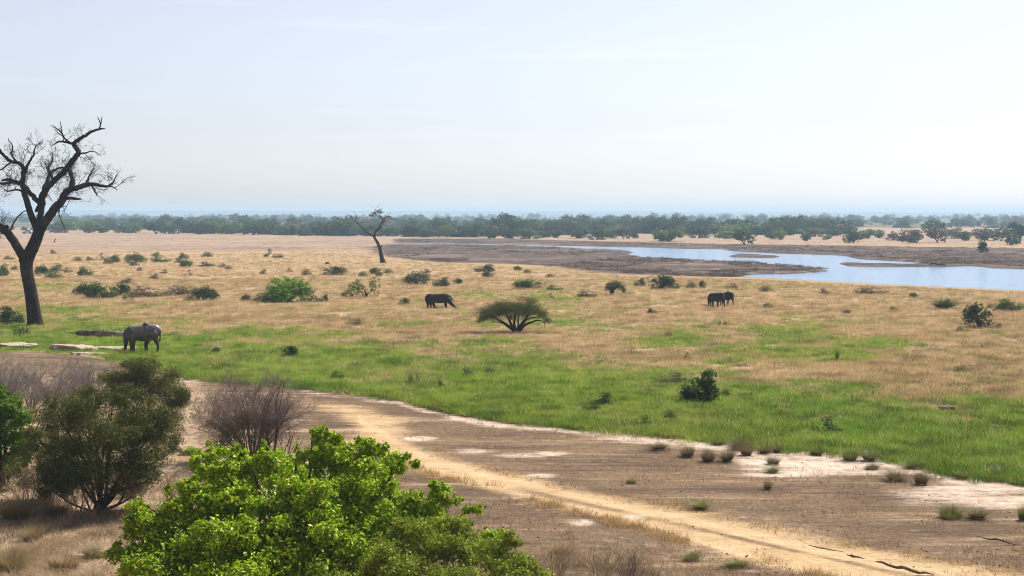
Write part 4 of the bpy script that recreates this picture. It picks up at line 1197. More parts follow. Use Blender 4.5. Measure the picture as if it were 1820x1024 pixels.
M['g_pink'] = grass_mat('pale withered grass', ((.27, .185, .125), (.36, .255, .165), (.14, .10, .075)), None, .1)
BS = [tuft_src('stubble_form', 'g_burnt', s, 14, .7, .42, .09, 1.2) for s in (21, 22, 23)]
PS = [tuft_src('stubble_form', 'g_pink', s, 14, .7, .30, .08, 1.2) for s in (24, 25, 26)]
n = 46000
v = rng.uniform(413, 500, n); u = rng.uniform(-260, 2080, n)
Y = dist(v); X = (u - CX) / F * Y
inm = (inpoly(u, v, MUD) | inpoly(u, v, BANK)) & ~in_water(u, v) & ~in_water(u, v + 2.) & ~in_water(u, v - .7)
pt = fbm(X / 14., Y / 40., 66)
i = np.where(inm & (pt > .40))[0]
scatter('burnt_stubble', np.stack([X[i], Y[i], gz(X[i], Y[i]) - .03], 1), rng.uniform(.4, 1.1, len(i)), rng.uniform(0, 6.28, len(i)), BS, 'dark burnt stubble and clods on the mudflat and river banks', 'stubble')
i = np.where(~inm & ~in_water(u, v) & (v < np.interp(u, [-260, 600, 690, 1000, 2080], [452, 455, 460, 440, 440])) & (pt > .44) & (rng.uniform(0, 1, n) < .7) & ~inpoly(u, v, [(690, 425), (1500, 450), (2100, 480), (2100, 560), (1200, 500)]))[0]
scatter('withered_grass', np.stack([X[i], Y[i], gz(X[i], Y[i]) - .03], 1), rng.uniform(.4, 1.1, len(i)), rng.uniform(0, 6.28, len(i)), PS, 'pale pinkish withered grass on the far plain', 'grass')
# stubble on the dirt: thick in the lower left, thin elsewhere, none on the track
n = 60000
v = rng.uniform(640, 1120, n); u = rng.uniform(-260, 2080, n)
ed = np.interp(u, EDGE[:, 0], EDGE[:, 1]); Y = dist(v); X = (u - CX) / F * Y
want = np.where((u < 420) & (v > 820), .75, .22) + .35 * np.exp(-(((u - 1050) / 130) ** 2 + ((v - 1000) / 50) ** 2))
want = want * smooth(.3, .6, fbm(X / 2.2, Y / 2.2, 91)) * np.where(inpoly(u, v, ROAD), .06, 1)
for p in SALTP: want = np.where(inpoly(u, v, p), want * .12, want)
sel = (v > ed + 4) & (rng.uniform(0, 1, n) < want)
i = np.where(sel)[0]
scatter('dry_stubble', np.stack([X[i], Y[i], gz(X[i], Y[i]) - .02], 1), rng.uniform(.5, 1.3, len(i)), rng.uniform(0, 6.28, len(i)), SS, 'sparse dry stubble on the brown earth', 'grass')

fl_ = np.array([(640, 778), (700, 815), (757, 838), (850, 864), (943, 885), (1000, 900), (1135, 935), (1270, 975), (1405, 1010), (1600, 1058)], float)
fu_ = np.array([(760, 800), (857, 826), (1000, 862), (1120, 883), (1225, 899), (1360, 932), (1585, 978), (1820, 1018)], float)
uu = np.r_[rng.uniform(660, 1600, 1500), rng.uniform(760, 1820, 350)]
vv_ = np.r_[np.interp(uu[:1500], fl_[:, 0], fl_[:, 1]) + rng.normal(0, 5, 1500), np.interp(uu[1500:], fu_[:, 0], fu_[:, 1]) + rng.normal(0, 4, 350)]
Ye = dist(vv_); Xe = (uu - CX) / F * Ye; kp = fbm(Xe / 1.3, Ye / 1.3, 97) > .45
M['g_gold'] = grass_mat('golden verge grass', ((.42, .28, .12), (.50, .35, .17), (.26, .17, .08)), None, .3)
VG = [tuft_src('verge_form', 'g_gold', s, 16, .2, .17, .014, .9) for s in (61, 62)]
scatter('verge_grass', np.stack([Xe, Ye, gz(Xe, Ye) - .06], 1)[kp], rng.uniform(.4, 1.3, kp.sum()), rng.uniform(0, 6.28, kp.sum()), VG, 'short golden grass along the verges of the sandy track', 'grass')
M['g_clump'] = grass_mat('rank dark grass', ((.10, .15, .025), (.15, .18, .035), (.07, .10, .02)), None, .1)
uu = rng.uniform(300, 2000, 900); off = rng.normal(0, 3.0, 900) * np.interp(uu, [300, 1800], [.7, 1.6]) - 1.5
vv_ = np.interp(uu, EDGE[:, 0], EDGE[:, 1]) + off; Ye = dist(vv_); Xe = (uu - CX) / F * Ye
EG = [tuft_src('edge_clump_form', 'g_clump', s, 60, .34, .42, .018, .7) for s in (51, 52)] + [tuft_src('edge_clump_form', 'g_green', s, 60, .34, .40, .018, .8) for s in (53, 54)]
scatter('edge_grass', np.stack([Xe, Ye, gz(Xe, Ye) - .04], 1), rng.uniform(.35, 1.25, 900), rng.uniform(0, 6.28, 900), EG, 'ragged grass fringe along the lower edge of the meadow', 'grass')
M['g_brush'] = grass_mat('grey brown scrub', ((.20, .155, .09), (.26, .20, .12), (.13, .115, .06)), (.12, .15, .05), .05, (.5, .7))
KS = [tuft_src('clump_form', 'g_clump', s, 70, .42, .42, .02, .8) for s in (41, 42, 43)]
US = [tuft_src('clump_form', 'g_brush', s, 70, .5, .36, .025, .9) for s in (44, 45, 46)]
n = 9000
v = rng.uniform(486, 860, n); u = rng.uniform(-250, 2070, n); Y = dist(v); X = (u - CX) / F * Y
g, d = green_f(u, v); pc = fbm(X / 5., Y / 8., 71)
ok = (d > 3) & ~in_water(u, v + 3) & (v > np.interp(u, [0, 1300, 1500, 1820, 2100], [470, 497, 507, 522, 532]))
i = np.where(ok & (g > .55) & (pc > .46) & (rng.uniform(0, 1, n) < .30))[0]
scatter('rank_grass', np.stack([X[i], Y[i], gz(X[i], Y[i]) - .02], 1), rng.uniform(.5, 1.3, len(i)) ** 1.4, rng.uniform(0, 6.28, len(i)), KS, 'darker rank grass clumps through the meadow', 'grass')
i = np.where(ok & (g < .5) & (pc > .44) & (rng.uniform(0, 1, n) < .5))[0]
scatter('scrub', np.stack([X[i], Y[i], gz(X[i], Y[i]) - .02], 1), rng.uniform(.4, 1.25, len(i)) ** 1.6, rng.uniform(0, 6.28, len(i)), US, 'grey brown scrub sprinkled over the dry plain', 'scrub')
M['clod'] = plain_mat('earth clods', (.22, .155, .11), .95, .1, .5, 3.)
CL = []
for q in range(4):
    bm_ = __import__('bmesh').new(); __import__('bmesh').ops.create_icosphere(bm_, subdivisions=1, radius=1.0)
    gq = rs(q + 5)
    for w_ in bm_.verts: w_.co = w_.co * gq.uniform(.6, 1.25); w_.co.z *= .6
    me_ = bpy.data.meshes.new('clod_form'); bm_.to_mesh(me_); bm_.free(); me_.materials.append(M['clod']); CL.append(source('clod_form', me_))
n = 8000
v = rng.uniform(650, 1120, n); u = rng.uniform(-250, 2070, n); Y = dist(v); X = (u - CX) / F * Y
ed = np.interp(u, EDGE[:, 0], EDGE[:, 1])
i = np.where((v > ed + 3) & (fbm(X / 1.5, Y / 1.5, 73) > np.where(inpoly(u, v, ROAD) | inpoly(u, v, SALTP[0]) | inpoly(u, v, SALTP[1]), .70, .45)))[0]
scatter('earth_clods', np.stack([X[i], Y[i], gz(X[i], Y[i]) - .04], 1), .012 + .04 * rng.uniform(0, 1, len(i)) ** 3, rng.uniform(0, 6.28, len(i)), CL, 'small earth clods and stones on the bare flat', 'earth')
M['g_tall'] = grass_mat('tall tan grass', ((.42, .305, .18), (.52, .39, .24), (.27, .19, .115)), None, .3)
HS = [tuft_src('tall_grass_form', 'g_tall', s, 26, .22, .36, .012, .95) for s in (31, 32, 33)]
n = 9000
v = rng.uniform(800, 1130, n); u = rng.uniform(-300, 1400, n); Y = dist(v); X = (u - CX) / F * Y
want = np.where((u < 330) & (v > 850), 1.3, 0) + .9 * np.exp(-(((u - 1040) / 120) ** 2 + ((v - 1010) / 55) ** 2)) + .25 * np.exp(-(((u - 350) / 90) ** 2 + ((v - 850) / 60) ** 2))
sel = (rng.uniform(0, 1, n) < want * smooth(.48, .70, fbm(X / 1.6, Y / 1.6, 93))) & ~inpoly(u, v, ROAD)
i = np.where(sel)[0]
scatter('tall_dry_grass', np.stack([X[i], Y[i], gz(X[i], Y[i]) - .02], 1), rng.uniform(.5, 1.2, len(i)), rng.uniform(0, 6.28, len(i)), HS, 'wispy tan dry grass in the near foreground', 'grass')

# ------------------------------------------------------------------ shrubs and tussocks of the plain (px, base row, width, height, form, colour, label)
SH = [
    (2, 491, 24, 18, 'dome', 'green', 'round green bush cut by the left edge, left of the dead tree trunk'),
    (25, 480, 13, 6, 'low', 'grey', 'small grey-green bush just left of the dead tree trunk'),
    (75, 489, 23, 15, 'dome', 'dark', 'dark green bush right of the dead trunk, leftmost of its cluster of three'),
    (95, 495, 30, 12, 'low', 'green', 'bright green low bush in front of its cluster right of the dead trunk'),
    (98, 483, 27, 12, 'low', 'grey', 'grey-green bush at the back of the cluster right of the dead trunk'),
    (121, 485, 15, 8, 'low', 'brown', 'small greyish bush right of the three-bush cluster by the dead tree'),
    (152, 490, 25, 13, 'dome', 'green', 'dense green bush standing alone right of the three-bush cluster'),
    (95, 451, 12, 6, 'low', 'grey', 'tiny grey bush beside the dead tree fork, far out'),
    (17, 461, 18, 6, 'low', 'brown', 'flat brown bush left of the dead trunk, far out'),
    (138, 464, 17, 7, 'low', 'brown', 'grey-brown low bush, leftmost of the far row right of the dead tree'),
    (160, 463, 15, 6, 'low', 'brown', 'grey-brown low bush, second of the far row right of the dead tree'),
    (178, 462, 16, 10, 'loose', 'grey', 'ragged pale green bush in the far row, third right of the dead tree'),
    (199, 466, 26, 11, 'dome', 'green', 'wide green bush in the far row, above the meadow elephant'),
    (192, 469, 18, 6, 'low', 'brown', 'dark brown low bush in front of the wide green bush above the meadow elephant'),
    (241, 467, 35, 15, 'dome', 'green', 'largest green bush of the far row, above the meadow elephant rump'),
    (238, 473, 18, 6, 'low', 'dark', 'dark low bush in front of the largest far-row bush'),
    (276, 455, 16, 6, 'low', 'green', 'small bright green bush behind the far row'),
    (286, 466, 34, 11, 'low', 'green', 'spreading green bush right of the largest far-row bush'),
    (327, 460, 16, 9, 'dome', 'green', 'green bush at the top of the stack of three at the far row end'),
    (322, 467, 23, 8, 'low', 'grey', 'grey bush in the middle of the stack of three at the far row end'),
    (331, 475, 22, 11, 'dome', 'green', 'bright green bush at the front of the stack of three'),
    (368, 457, 20, 8, 'low', 'green', 'small dense green bush alone right of the far row'),
    (368, 474, 27, 7, 'low', 'grey', 'grey-green low bush right of the stack of three'),
    (394, 475, 13, 6, 'low', 'brown', 'small brown bush right of the low grey-green bush'),
    (248, 482, 10, 6, 'low', 'brown', 'tiny dark brown bush below the largest far-row bush'),
    (273, 496, 17, 8, 'low', 'grey', 'small grey bush midway between the far row and the long dark thicket'),
    (291, 486, 13, 6, 'low', 'brown', 'tiny reddish brown bush below the spreading green bush'),
    (335, 490, 13, 9, 'loose', 'brown', 'small grey-brown bush below the stack of three'),
    (223, 504, 26, 9, 'low', 'brown', 'brown dry bush behind the long dark thicket'),
    (150, 524, 36, 18, 'dome', 'dark', 'left end bush of the long dark green thicket'),
    (181, 529, 50, 23, 'dome', 'green', 'largest middle bush of the long dark green thicket'),
    (213, 525, 32, 18, 'dome', 'dark', 'right end bush of the long dark green thicket'),
    (262, 527, 60, 15, 'low', 'brown', 'dry brown bush trailing right from the long dark thicket'),
    (318, 524, 56, 14, 'low', 'brown', 'dry mauve-brown bush between the thicket and the dark green bush'),
    (228, 534, 20, 9, 'loose', 'green', 'small green bush in front of the right end of the long thicket'),
    (364, 533, 46, 21, 'dome', 'dark', 'dark green bush between the long thicket and the bright green bush'),
    (337, 535, 20, 8, 'low', 'dark', 'dark low bush touching the left of the dark green bush'),
    (480, 457, 20, 13, 'loose', 'dark', 'dark tangled bush far out, left of the leaning bare tree'),
    (494, 458, 20, 6, 'low', 'brown', 'low dark brush trailing right from the dark tangled bush'),
    (406, 479, 13, 6, 'low', 'brown', 'tiny brown bush left of the reddish bush'),
    (467, 487, 13, 8, 'low', 'brown', 'small reddish brown bush above the bright green bush'),
    (515, 483, 10, 6, 'low', 'brown', 'tiny grey-brown bush above and right of the reddish bush'),
    (545, 489, 18, 9, 'low', 'brown', 'grey-brown bush left of the wide dark green bush'),
    (593, 488, 42, 12, 'dome', 'grey', 'wide flat dark green bush left of the leaning tree foot'),
    (437, 534, 16, 9, 'dome', 'grey', 'small grey-green bush left of the bright green bush'),
    (468, 536, 36, 13, 'low', 'dark', 'dark shaded low bush under the left side of the bright green bush'),
    (512, 536, 74, 37, 'leafy', 'vivid', 'vivid bright green leafy bush on the dry plain'),
    (552, 536, 34, 17, 'loose', 'grey', 'grey-green bush touching the right of the vivid bright bush'),
    (576, 535, 14, 10, 'dome', 'green', 'small green bush right end beside the vivid bright bush'),
    (625, 527, 36, 20, 'loose', 'green', 'lower left half of the ragged two-part green bush'),
    (650, 528, 46, 31, 'loose', 'green', 'taller right half of the ragged two-part green bush'),
    (645, 491, 16, 7, 'low', 'grey', 'small grey bush below the leaning tree, left of two'),
    (668, 487, 20, 10, 'dome', 'grey', 'grey-green bush just below the leaning tree foot'),
    (674, 491, 12, 7, 'dome', 'green', 'small green bush in front of the one below the leaning tree'),
    (690, 485, 18, 6, 'low', 'green', 'flat green bush right of the leaning tree foot'),
    (718, 541, 18, 10, 'dome', 'grass_green', 'small green bush left of the walking elephant'),
    (740, 505, 46, 19, 'dome', 'grey', 'wide grey-green mound bush above the walking elephant head'),
    (784, 509, 27, 13, 'dome', 'grey', 'grey-green round bush above the walking elephant back'),
    (813, 505, 17, 8, 'dome', 'green', 'small green bush right of the grey-green pair above the walking elephant'),
    (755, 485, 18, 6, 'low', 'grey', 'flat grey bush behind the wide grey-green mound bush'),
    (861, 483, 33, 11, 'dome', 'grey', 'grey-green bush at the mudflat edge above the acacia, back one'),
    (868, 493, 21, 8, 'dome', 'grey', 'smaller grey-green bush in front of the one at the mudflat edge'),
    (920, 481, 14, 7, 'dome', 'green', 'small green bush at the mudflat edge, left of two'),
    (937, 485, 15, 6, 'low', 'green', 'small green bush at the mudflat edge, right of two'),
    (940, 513, 52, 13, 'dome', 'green', 'wide low green bush behind the acacia'),
    (987, 516, 30, 7, 'low', 'green', 'flat pale green bush right of the wide low one behind the acacia'),
    (977, 493, 15, 5, 'low', 'grey', 'tiny grey-green bush beyond the acacia near the mudflat'),
    (977, 531, 18, 8, 'loose', 'grey', 'ragged grey-green bush right of the acacia top'),
    (1044, 528, 32, 11, 'low', 'grey', 'grey flat bush left of the small arched acacia'),
    (1137, 508, 19, 12, 'dome', 'grey', 'grey-green bush left of the round dark green bush'),
    (1176, 514, 42, 22, 'dome', 'dark', 'round dark green bush left of the black elephant pair'),
    (1201, 513, 15, 8, 'low', 'grey', 'small bush tucked right of the round dark green bush'),
    (1229, 512, 19, 10, 'low', 'grey', 'grey-green bush above the black elephant pair, left of two'),
    (1249, 512, 12, 11, 'dome', 'grey', 'grey-green bush above the black elephant pair, right of two'),
    (1299, 513, 24, 7, 'low', 'brown', 'flat olive-brown bush above and right of the black elephant pair'),
    (1159, 557, 16, 7, 'dome', 'green', 'small green bush below the round dark green bush'),
    (1284, 580, 16, 7, 'loose', 'green', 'small pale green bush below the black elephant pair'),
    (1367, 547, 20, 6, 'low', 'dark', 'dark low bush right of the black elephant pair'),
    (1362, 518, 26, 8, 'low', 'brown', 'brown low bush near the river edge right of the black elephant pair'),
    (1466, 522, 18, 8, 'low', 'brown', 'brown low bush between the black elephant pair and the brown mound'),
    (1549, 522, 56, 10, 'low', 'brown', 'long low brown mound bush near the river'),
    (1505, 558, 16, 9, 'spiky', 'brown', 'small upright brown stalky bush right of centre'),
    (1590, 553, 18, 6, 'low', 'grey', 'small flat green bush left of the spiky bush'),
    (1624, 529, 14, 7, 'dome', 'green', 'small round green bush above and left of the spiky bush'),
    (1678, 549, 46, 20, 'spiky', 'dark', 'dark green spiky bush near the right edge'),
    (1740, 582, 46, 37, 'dome', 'dark', 'dense tall dark green bush near the right edge'),
    (1764, 551, 16, 9, 'loose', 'grey', 'small bush left of the green clump at the right edge'),
    (1796, 552, 44, 17, 'dome', 'green', 'spreading green clump at the right edge above the dense bush'),
    (1772, 584, 20, 7, 'low', 'grey', 'low grey-green bush right of the dense dark bush'),
    (1713, 589, 27, 6, 'low', 'grass_green', 'bright green flat bush left of the dense dark bush'),
    (1708, 663, 30, 9, 'low', 'grass_green', 'flat green tuft bush on the dry patch at right'),
    (514, 635, 26, 15, 'dome', 'dark', 'small dark round bush in the meadow right of the meadow elephant'),
    (384, 628, 14, 8, 'dome', 'grey', 'tiny grey-green bush in the meadow between meadow elephant and dark bush'),
    (1245, 713, 58, 46, 'dome', 'dark', 'dark green rounded bush standing alone in the meadow'),
    (1219, 713, 26, 20, 'dome', 'dark', 'small dark bush joined to the left of the meadow bush'),
    (1192, 681, 56, 13, 'low', 'brown', 'dark brown flat bush behind the lone meadow bush'),
    (1290, 704, 20, 9, 'low', 'green', 'low green bush right of the lone meadow bush'),
    (1070, 722, 36, 19, 'low', 'dark', 'dark ragged bush in the meadow left of the lone bush'),
    (1051, 730, 30, 12, 'low', 'green', 'low green bush in front of the dark ragged meadow bush'),
    (1470, 769, 50, 26, 'loose', 'dark', 'dark sprawling bush low in the meadow at right'),
    (1488, 640, 8, 18, 'spiky', 'green', 'single upright green stalk bush on the dry strip'),
    (1222, 639, 14, 9, 'loose', 'green', 'small green bush on the dry strip above the meadow'),
    (736, 682, 22, 14, 'loose', 'grey', 'pale grey-green bush in the left meadow'),
    (785, 690, 15, 9, 'low', 'dark', 'tiny dark bush in the left meadow, right of the pale one'),
    (600, 673, 22, 11, 'low', 'green', 'dark green clump in the meadow right of the mauve bush top'),
    (870, 665, 20, 9, 'low', 'brown', 'brown dry clump in the meadow below the acacia, right of two'),
    (832, 668, 20, 10, 'low', 'brown', 'brown dry clump in the meadow below the acacia, left of two'),
    (1140, 757, 34, 14, 'low', 'green', 'low green clump near the meadow lower edge'),
    (1190, 745, 26, 12, 'low', 'green', 'green clump in the meadow below the lone bush'),
    (338, 806, 32, 12, 'leafy', 'bright', 'tiny bright green sprig bush left of the mauve leafless bush'),
    (630, 577, 30, 8, 'low', 'brown', 'flat dry brown clump on the plain below the two-part bush'),
    (20, 576, 38, 26, 'dome', 'dark', 'dark green bush left of the dead tree foot'),
    (36, 597, 26, 15, 'loose', 'dark', 'dark ragged bush before the dead tree foot'),
]
for x, y, w, h, fo, m_, lab in SH:
    bush('bush' if h > 12 else 'low_bush', x, y, w, h, fo, m_, lab)
TU2 = [
    (1171, 797, 34, 21, 'tuft', 'brown tussock on the sand, leftmost of the sand-edge row'), (1223, 809, 30, 22, 'tuft', 'brown tussock, second of the sand-edge row'), (1258, 817, 30, 30, 'tuft', 'tall brown tussock, third of the sand-edge row'),
    (1294, 817, 34, 30, 'tuft', 'broad brown tussock, fourth of the sand-edge row'), (1276, 788, 24, 11, 'tuft', 'low brown tussock at the meadow edge behind the third and fourth'), (1310, 797, 30, 20, 'tuft', 'brown tussock at the meadow edge, left of a touching pair'),
    (1326, 806, 28, 24, 'tuft', 'brown tussock, right of a touching pair on the sand'), (1360, 803, 30, 18, 'tuft', 'brown tussock behind the small dark one on the sand'), (1382, 801, 24, 16, 'tuft', 'low brown tussock right of the pair at the meadow edge'),
    (1374, 822, 26, 22, 'tuft', 'small dark brown tussock in the middle of the sand'), (1373, 836, 28, 15, 'grass_green', 'small green plant in front of the dark tussock on the sand'),
    (1452, 806, 32, 15, 'grass_green', 'green-brown tussock at the meadow edge right of the sand bay'), (1510, 815, 40, 22, 'grass_green', 'left of the wide olive tussocks at the meadow edge'), (1543, 816, 38, 22, 'grass_green', 'right of the wide olive tussocks at the meadow edge'),
    (1550, 831, 30, 13, 'tuft', 'low olive tussock just below the wide pair'), (1590, 851, 38, 27, 'tuft', 'rounded olive tussock on the pale sand at right'), (1637, 858, 30, 25, 'tuft', 'olive tussock right of the rounded one on the pale sand'),
    (1710, 848, 36, 15, 'grass_green', 'low green tussock at the lower meadow edge near the right'), (1620, 830, 34, 14, 'grass_green', 'green tussock at the meadow edge above the rounded olive tussock'), (1688, 918, 46, 32, 'grass_green', 'large yellow-green tussock on bare earth at lower right'),
    (1737, 919, 40, 27, 'tuft', 'olive tussock right of the large yellow-green one'), (1817, 922, 20, 32, 'grass_green', 'green tussock cut by the right edge'), (1364, 866, 18, 21, 'tuft', 'lone small brown tussock on the dark earth flat'),
    (1245, 901, 40, 17, 'grass_green', 'lone green tussock on the brown earth above the sandy track'), (1122, 855, 22, 12, 'grass_green', 'tiny green tuft on the brown earth left of centre'), (1785, 848, 40, 20, 'grass_green', 'green tussock at the meadow corner near the right edge'),
    (26, 918, 64, 42, 'tan_tuft', 'dry tan tussock under the green bush at the left edge'), (100, 914, 54, 38, 'tan_tuft', 'dry tan tussock left of the big thornbush stems'), (14, 1010, 76, 54, 'tan_tuft', 'dry tussock in the lower left corner'),
    (112, 1004, 66, 40, 'tan_tuft', 'dry tussock right of the corner tussock at lower left'), (165, 984, 50, 32, 'tan_tuft', 'dry tussock left of the bright leafy bush'), (60, 955, 50, 30, 'tan_tuft', 'dry tussock midway up the lower left ground'),
    (228, 880, 44, 36, 'tan_tuft', 'dry tan tussock at the right foot of the big thornbush'), (1000, 985, 44, 30, 'tan_tuft', 'dry tussock just right of the olive bush top'), (1230, 990, 40, 18, 'grass_green', 'low green tuft below the sandy track'), (1310, 1003, 50, 18, 'grass_green', 'low wide green tuft below the sandy track toward the right'),
    (270, 640, 30, 8, 'grass_green', 'short green tuft under the belly of the meadow elephant'),
]
for x, y, w, h, m_, lab in TU2:
    bush('tussock', x, y, w, h, 'tuft', m_, lab, 'grass tussock')

# small arched acacia
Ys = dist(523.); k = Ys / F; b0 = P(1090, 523, Ys)
sa = tag(empty('acacia_tree', tuple(b0)), 'small arched acacia with a gap under its drooping right side', 'tree')
t = Tubes(6)
for ln in ([(1088, 523.5, 3.6), (1088, 516, 3), (1091, 508, 1.6)], [(1088, 518, 2), (1095, 511, 1.6), (1104, 510, 1), (1109, 516, .5)]):
    W, r = px_line(ln, Ys, (0, 0), 2, 4); t.add(W - b0, r)
link('trunk', t.mesh('trunk', [M['bark_dead']]), sa)
rng = rs(12); B = []
for px, py, rx, rz in ((1084, 508, 9, 6), (1092, 505, 12, 6), (1101, 508, 10, 7), (1080, 513, 6, 4), (1108, 515, 5, 6), (1088, 515, 6, 5)):
    p = P(px, py, Ys) - b0; B.append((p[0], p[1] + rng.uniform(-.3, .3), p[2], rx * k, rx * k, rz * k))
pts, nd = blob_points(B, 4200, rng, (.4, 1.08), clus=5, cs=.15)
V, Fc, r = leaves(pts, .085, rng, .5, .6); link('crown', mesh_np('crown', V, Fc, [M['dark']], {'rnd': ('FACE', r)}), sa, kind='stuff')


# ------------------------------------------------------------------ rocks, logs, mounds
def lump(name, X, Y, Z, sx, sy, sz, seed, m_, rough=.25, sub=4):
    import bmesh
    bm = bmesh.new(); bmesh.ops.create_icosphere(bm, subdivisions=sub, radius=1)
    V = np.array([v.co[:] for v in bm.verts])
    n = fbm(V[:, 0] * 1.7 + seed, V[:, 1] * 1.7 + V[:, 2] * 1.3, seed, 4) - .5
    n2 = fbm(V[:, 0] * 6 + seed, V[:, 1] * 6 + V[:, 2] * 5, seed + 3, 2) - .5
    V = V * (1 + rough * 1.6 * n + rough * .4 * n2)[:, None]
    V[:, 2] = np.where(V[:, 2] > .55, .55 + (V[:, 2] - .55) * .35, V[:, 2])
    for v, c in zip(bm.verts, V * np.array([sx, sy, sz])): v.co = c
    me = bpy.data.meshes.new(name); bm.to_mesh(me); bm.free(); me.materials.append(m_)
    for p in me.polygons: p.use_smooth = True
    return link(name, me, None, (X, Y, Z))


def rock_mat(name, c1, c2, c3):
    m, nt, out = mat(name)
    tc = node(nt, 'ShaderNodeTexCoord')
    a = noise_n(nt, tc.outputs['Object'], 1.3, 6, .6); b = noise_n(nt, tc.outputs['Object'], 7., 5, .7)
    col = mixc(nt, ramp(nt, a, .35, .65), c1, c2); col = mixc(nt, ramp(nt, b, .58, .72), col, c3)
    bs = node(nt, 'ShaderNodeBsdfPrincipled'); bs.inputs['Roughness'].default_value = .9; bs.inputs['Specular IOR Level'].default_value = .2
    nt.links.new(col, bs.inputs['Base Color'])
    bp = node(nt, 'ShaderNodeBump'); bp.inputs['Strength'].default_value = .7; bp.inputs['Distance'].default_value = .12
    nt.links.new(b, bp.inputs['Height']); nt.links.new(bp.outputs[0], bs.inputs['Normal']); nt.links.new(bs.outputs[0], out.inputs[0])
    return m


M['rock'] = rock_mat('pale rock', (.36, .26, .19), (.50, .39, .30), (.25, .175, .12))
M['clay'] = rock_mat('red brown clay', (.13, .075, .055), (.20, .12, .085), (.07, .045, .035))


def at_px(px, py):
    Y = dist(py); X = (px - CX) / F * Y
    return X, Y, float(gz(X, Y)), Y / F


for px, py, w, h, dp, sd, lab in ((112, 634, 80, 19, 1.6, 1, 'largest pale rock hump on the earth bank'), (185, 626, 84, 7, 1.0, 2, 'flat pale rock ledge reaching to the meadow elephant'), (140, 643, 76, 12, 1.0, 3, 'low pale rock slab in front of the largest boulder'), (20, 619, 70, 5, 1.2, 4, 'thin pale rock ledge at the left edge of the bank')):
    X, Y, Z, k = at_px(px, py)
    tag(lump('rock', X, Y + dp, H - (py - HY) / F * Y + .05, w * k * .5, dp, h * k * 1.3, sd, M['rock'], .75), lab, 'rock')
for px, py, w, h, lab in ((1683, 729, 34, 13, 'dark reddish earth mound in the meadow at right'), (582, 469, 9, 6, 'small dark red earth mound left of the leaning tree'), (1768, 760, 40, 7, 'low grey earth mound near the right edge of the meadow')):
    X, Y, Z, k = at_px(px, py)
    tag(lump('earth_mound', X, Y, Z, w * k * .5, w * k * .4, h * k, px, M['clay'], .35, 3), lab, 'mound')


def log(name, pts, Y, m_, label, seed, n=9, dz=0.):
    W, r = px_line(pts, Y, (0, 0), seed, 4, .25)
    off = W[len(W) // 2].copy(); g = rs(seed)
    e = empty(name, tuple(off))
    t = Tubes(n); r = r * g.uniform(.85, 1.15, len(r)); t.add(W - off, r)
    tk = t.mesh('stem', [m_]); link('stem', tk, e)
    t = Tubes(5)
    for q in range(4):
        i = g.randint(1, len(W) - 1); d = g.normal(0, 1, 3); d[2] = abs(d[2]) * .7
        t.add(np.array([W[i], W[i] + d * r[i] * 1.0, W[i] + d * r[i] * 2.0]) - off, [r[i] * .4, r[i] * .25, r[i] * .1])
    link('branch_stub', t.mesh('branch_stub', [m_]), e, kind='stuff')
    return tag(e, label, 'log')


M['log'] = bark_mat('grey weathered log', (.07, .052, .045), (.19, .145, .12), 7., .9)
log('fallen_log', [(136, 592, 3), (144, 592, 5.5), (165, 592, 6.2), (190, 593, 6), (206, 594, 5.6), (226, 595, 5)], dist(599), M['log'], 'thick fallen grey log lying behind the meadow elephant', 4)
log('fallen_branch', [(1556, 998, .6), (1568, 1000, 2.2), (1590, 1008, 2.6), (1606, 1009, 3.2), (1632, 1018, 2.4), (1646, 1018, 1.8), (1662, 1023, .4)], dist(1016), M['log'], 'long dark fallen branch on the track at the lower right', 6, 6)
log('fallen_branch', [(1504, 986, .4), (1516, 989, 2.2), (1524, 990, 1.8), (1536, 993, .4)], dist(992), M['log'], 'short dark stick on the track left of the long branch', 7, 6)
log('fallen_branch', [(1738, 953, .3), (1758, 958, 1.5), (1775, 959, 1.9), (1800, 967, 1.4), (1828, 971, .8)], dist(967), M['log'], 'dark fallen branch on the earth near the right edge', 8, 6)
log('fallen_branch', [(1436, 969, .3), (1450, 972, 1), (1470, 976, 1.2), (1500, 981, .3)], dist(980), M['log'], 'thin dark stick along the upper edge of the track', 9, 5)
log('dead_snag', [(96, 432, 1.0), (97, 428, 1.0), (99, 424, .6)], dist(432), M['bark_dead'], 'small bare snag far out right of the dead tree', 10, 5)
log('driftwood', [(1652, 471, .8), (1659, 468.5, 1.6), (1668, 470, 1.2), (1682, 471, .7)], dist(471), M['bark_dead'], 'dark driftwood on the tip of the far spit', 11, 5)


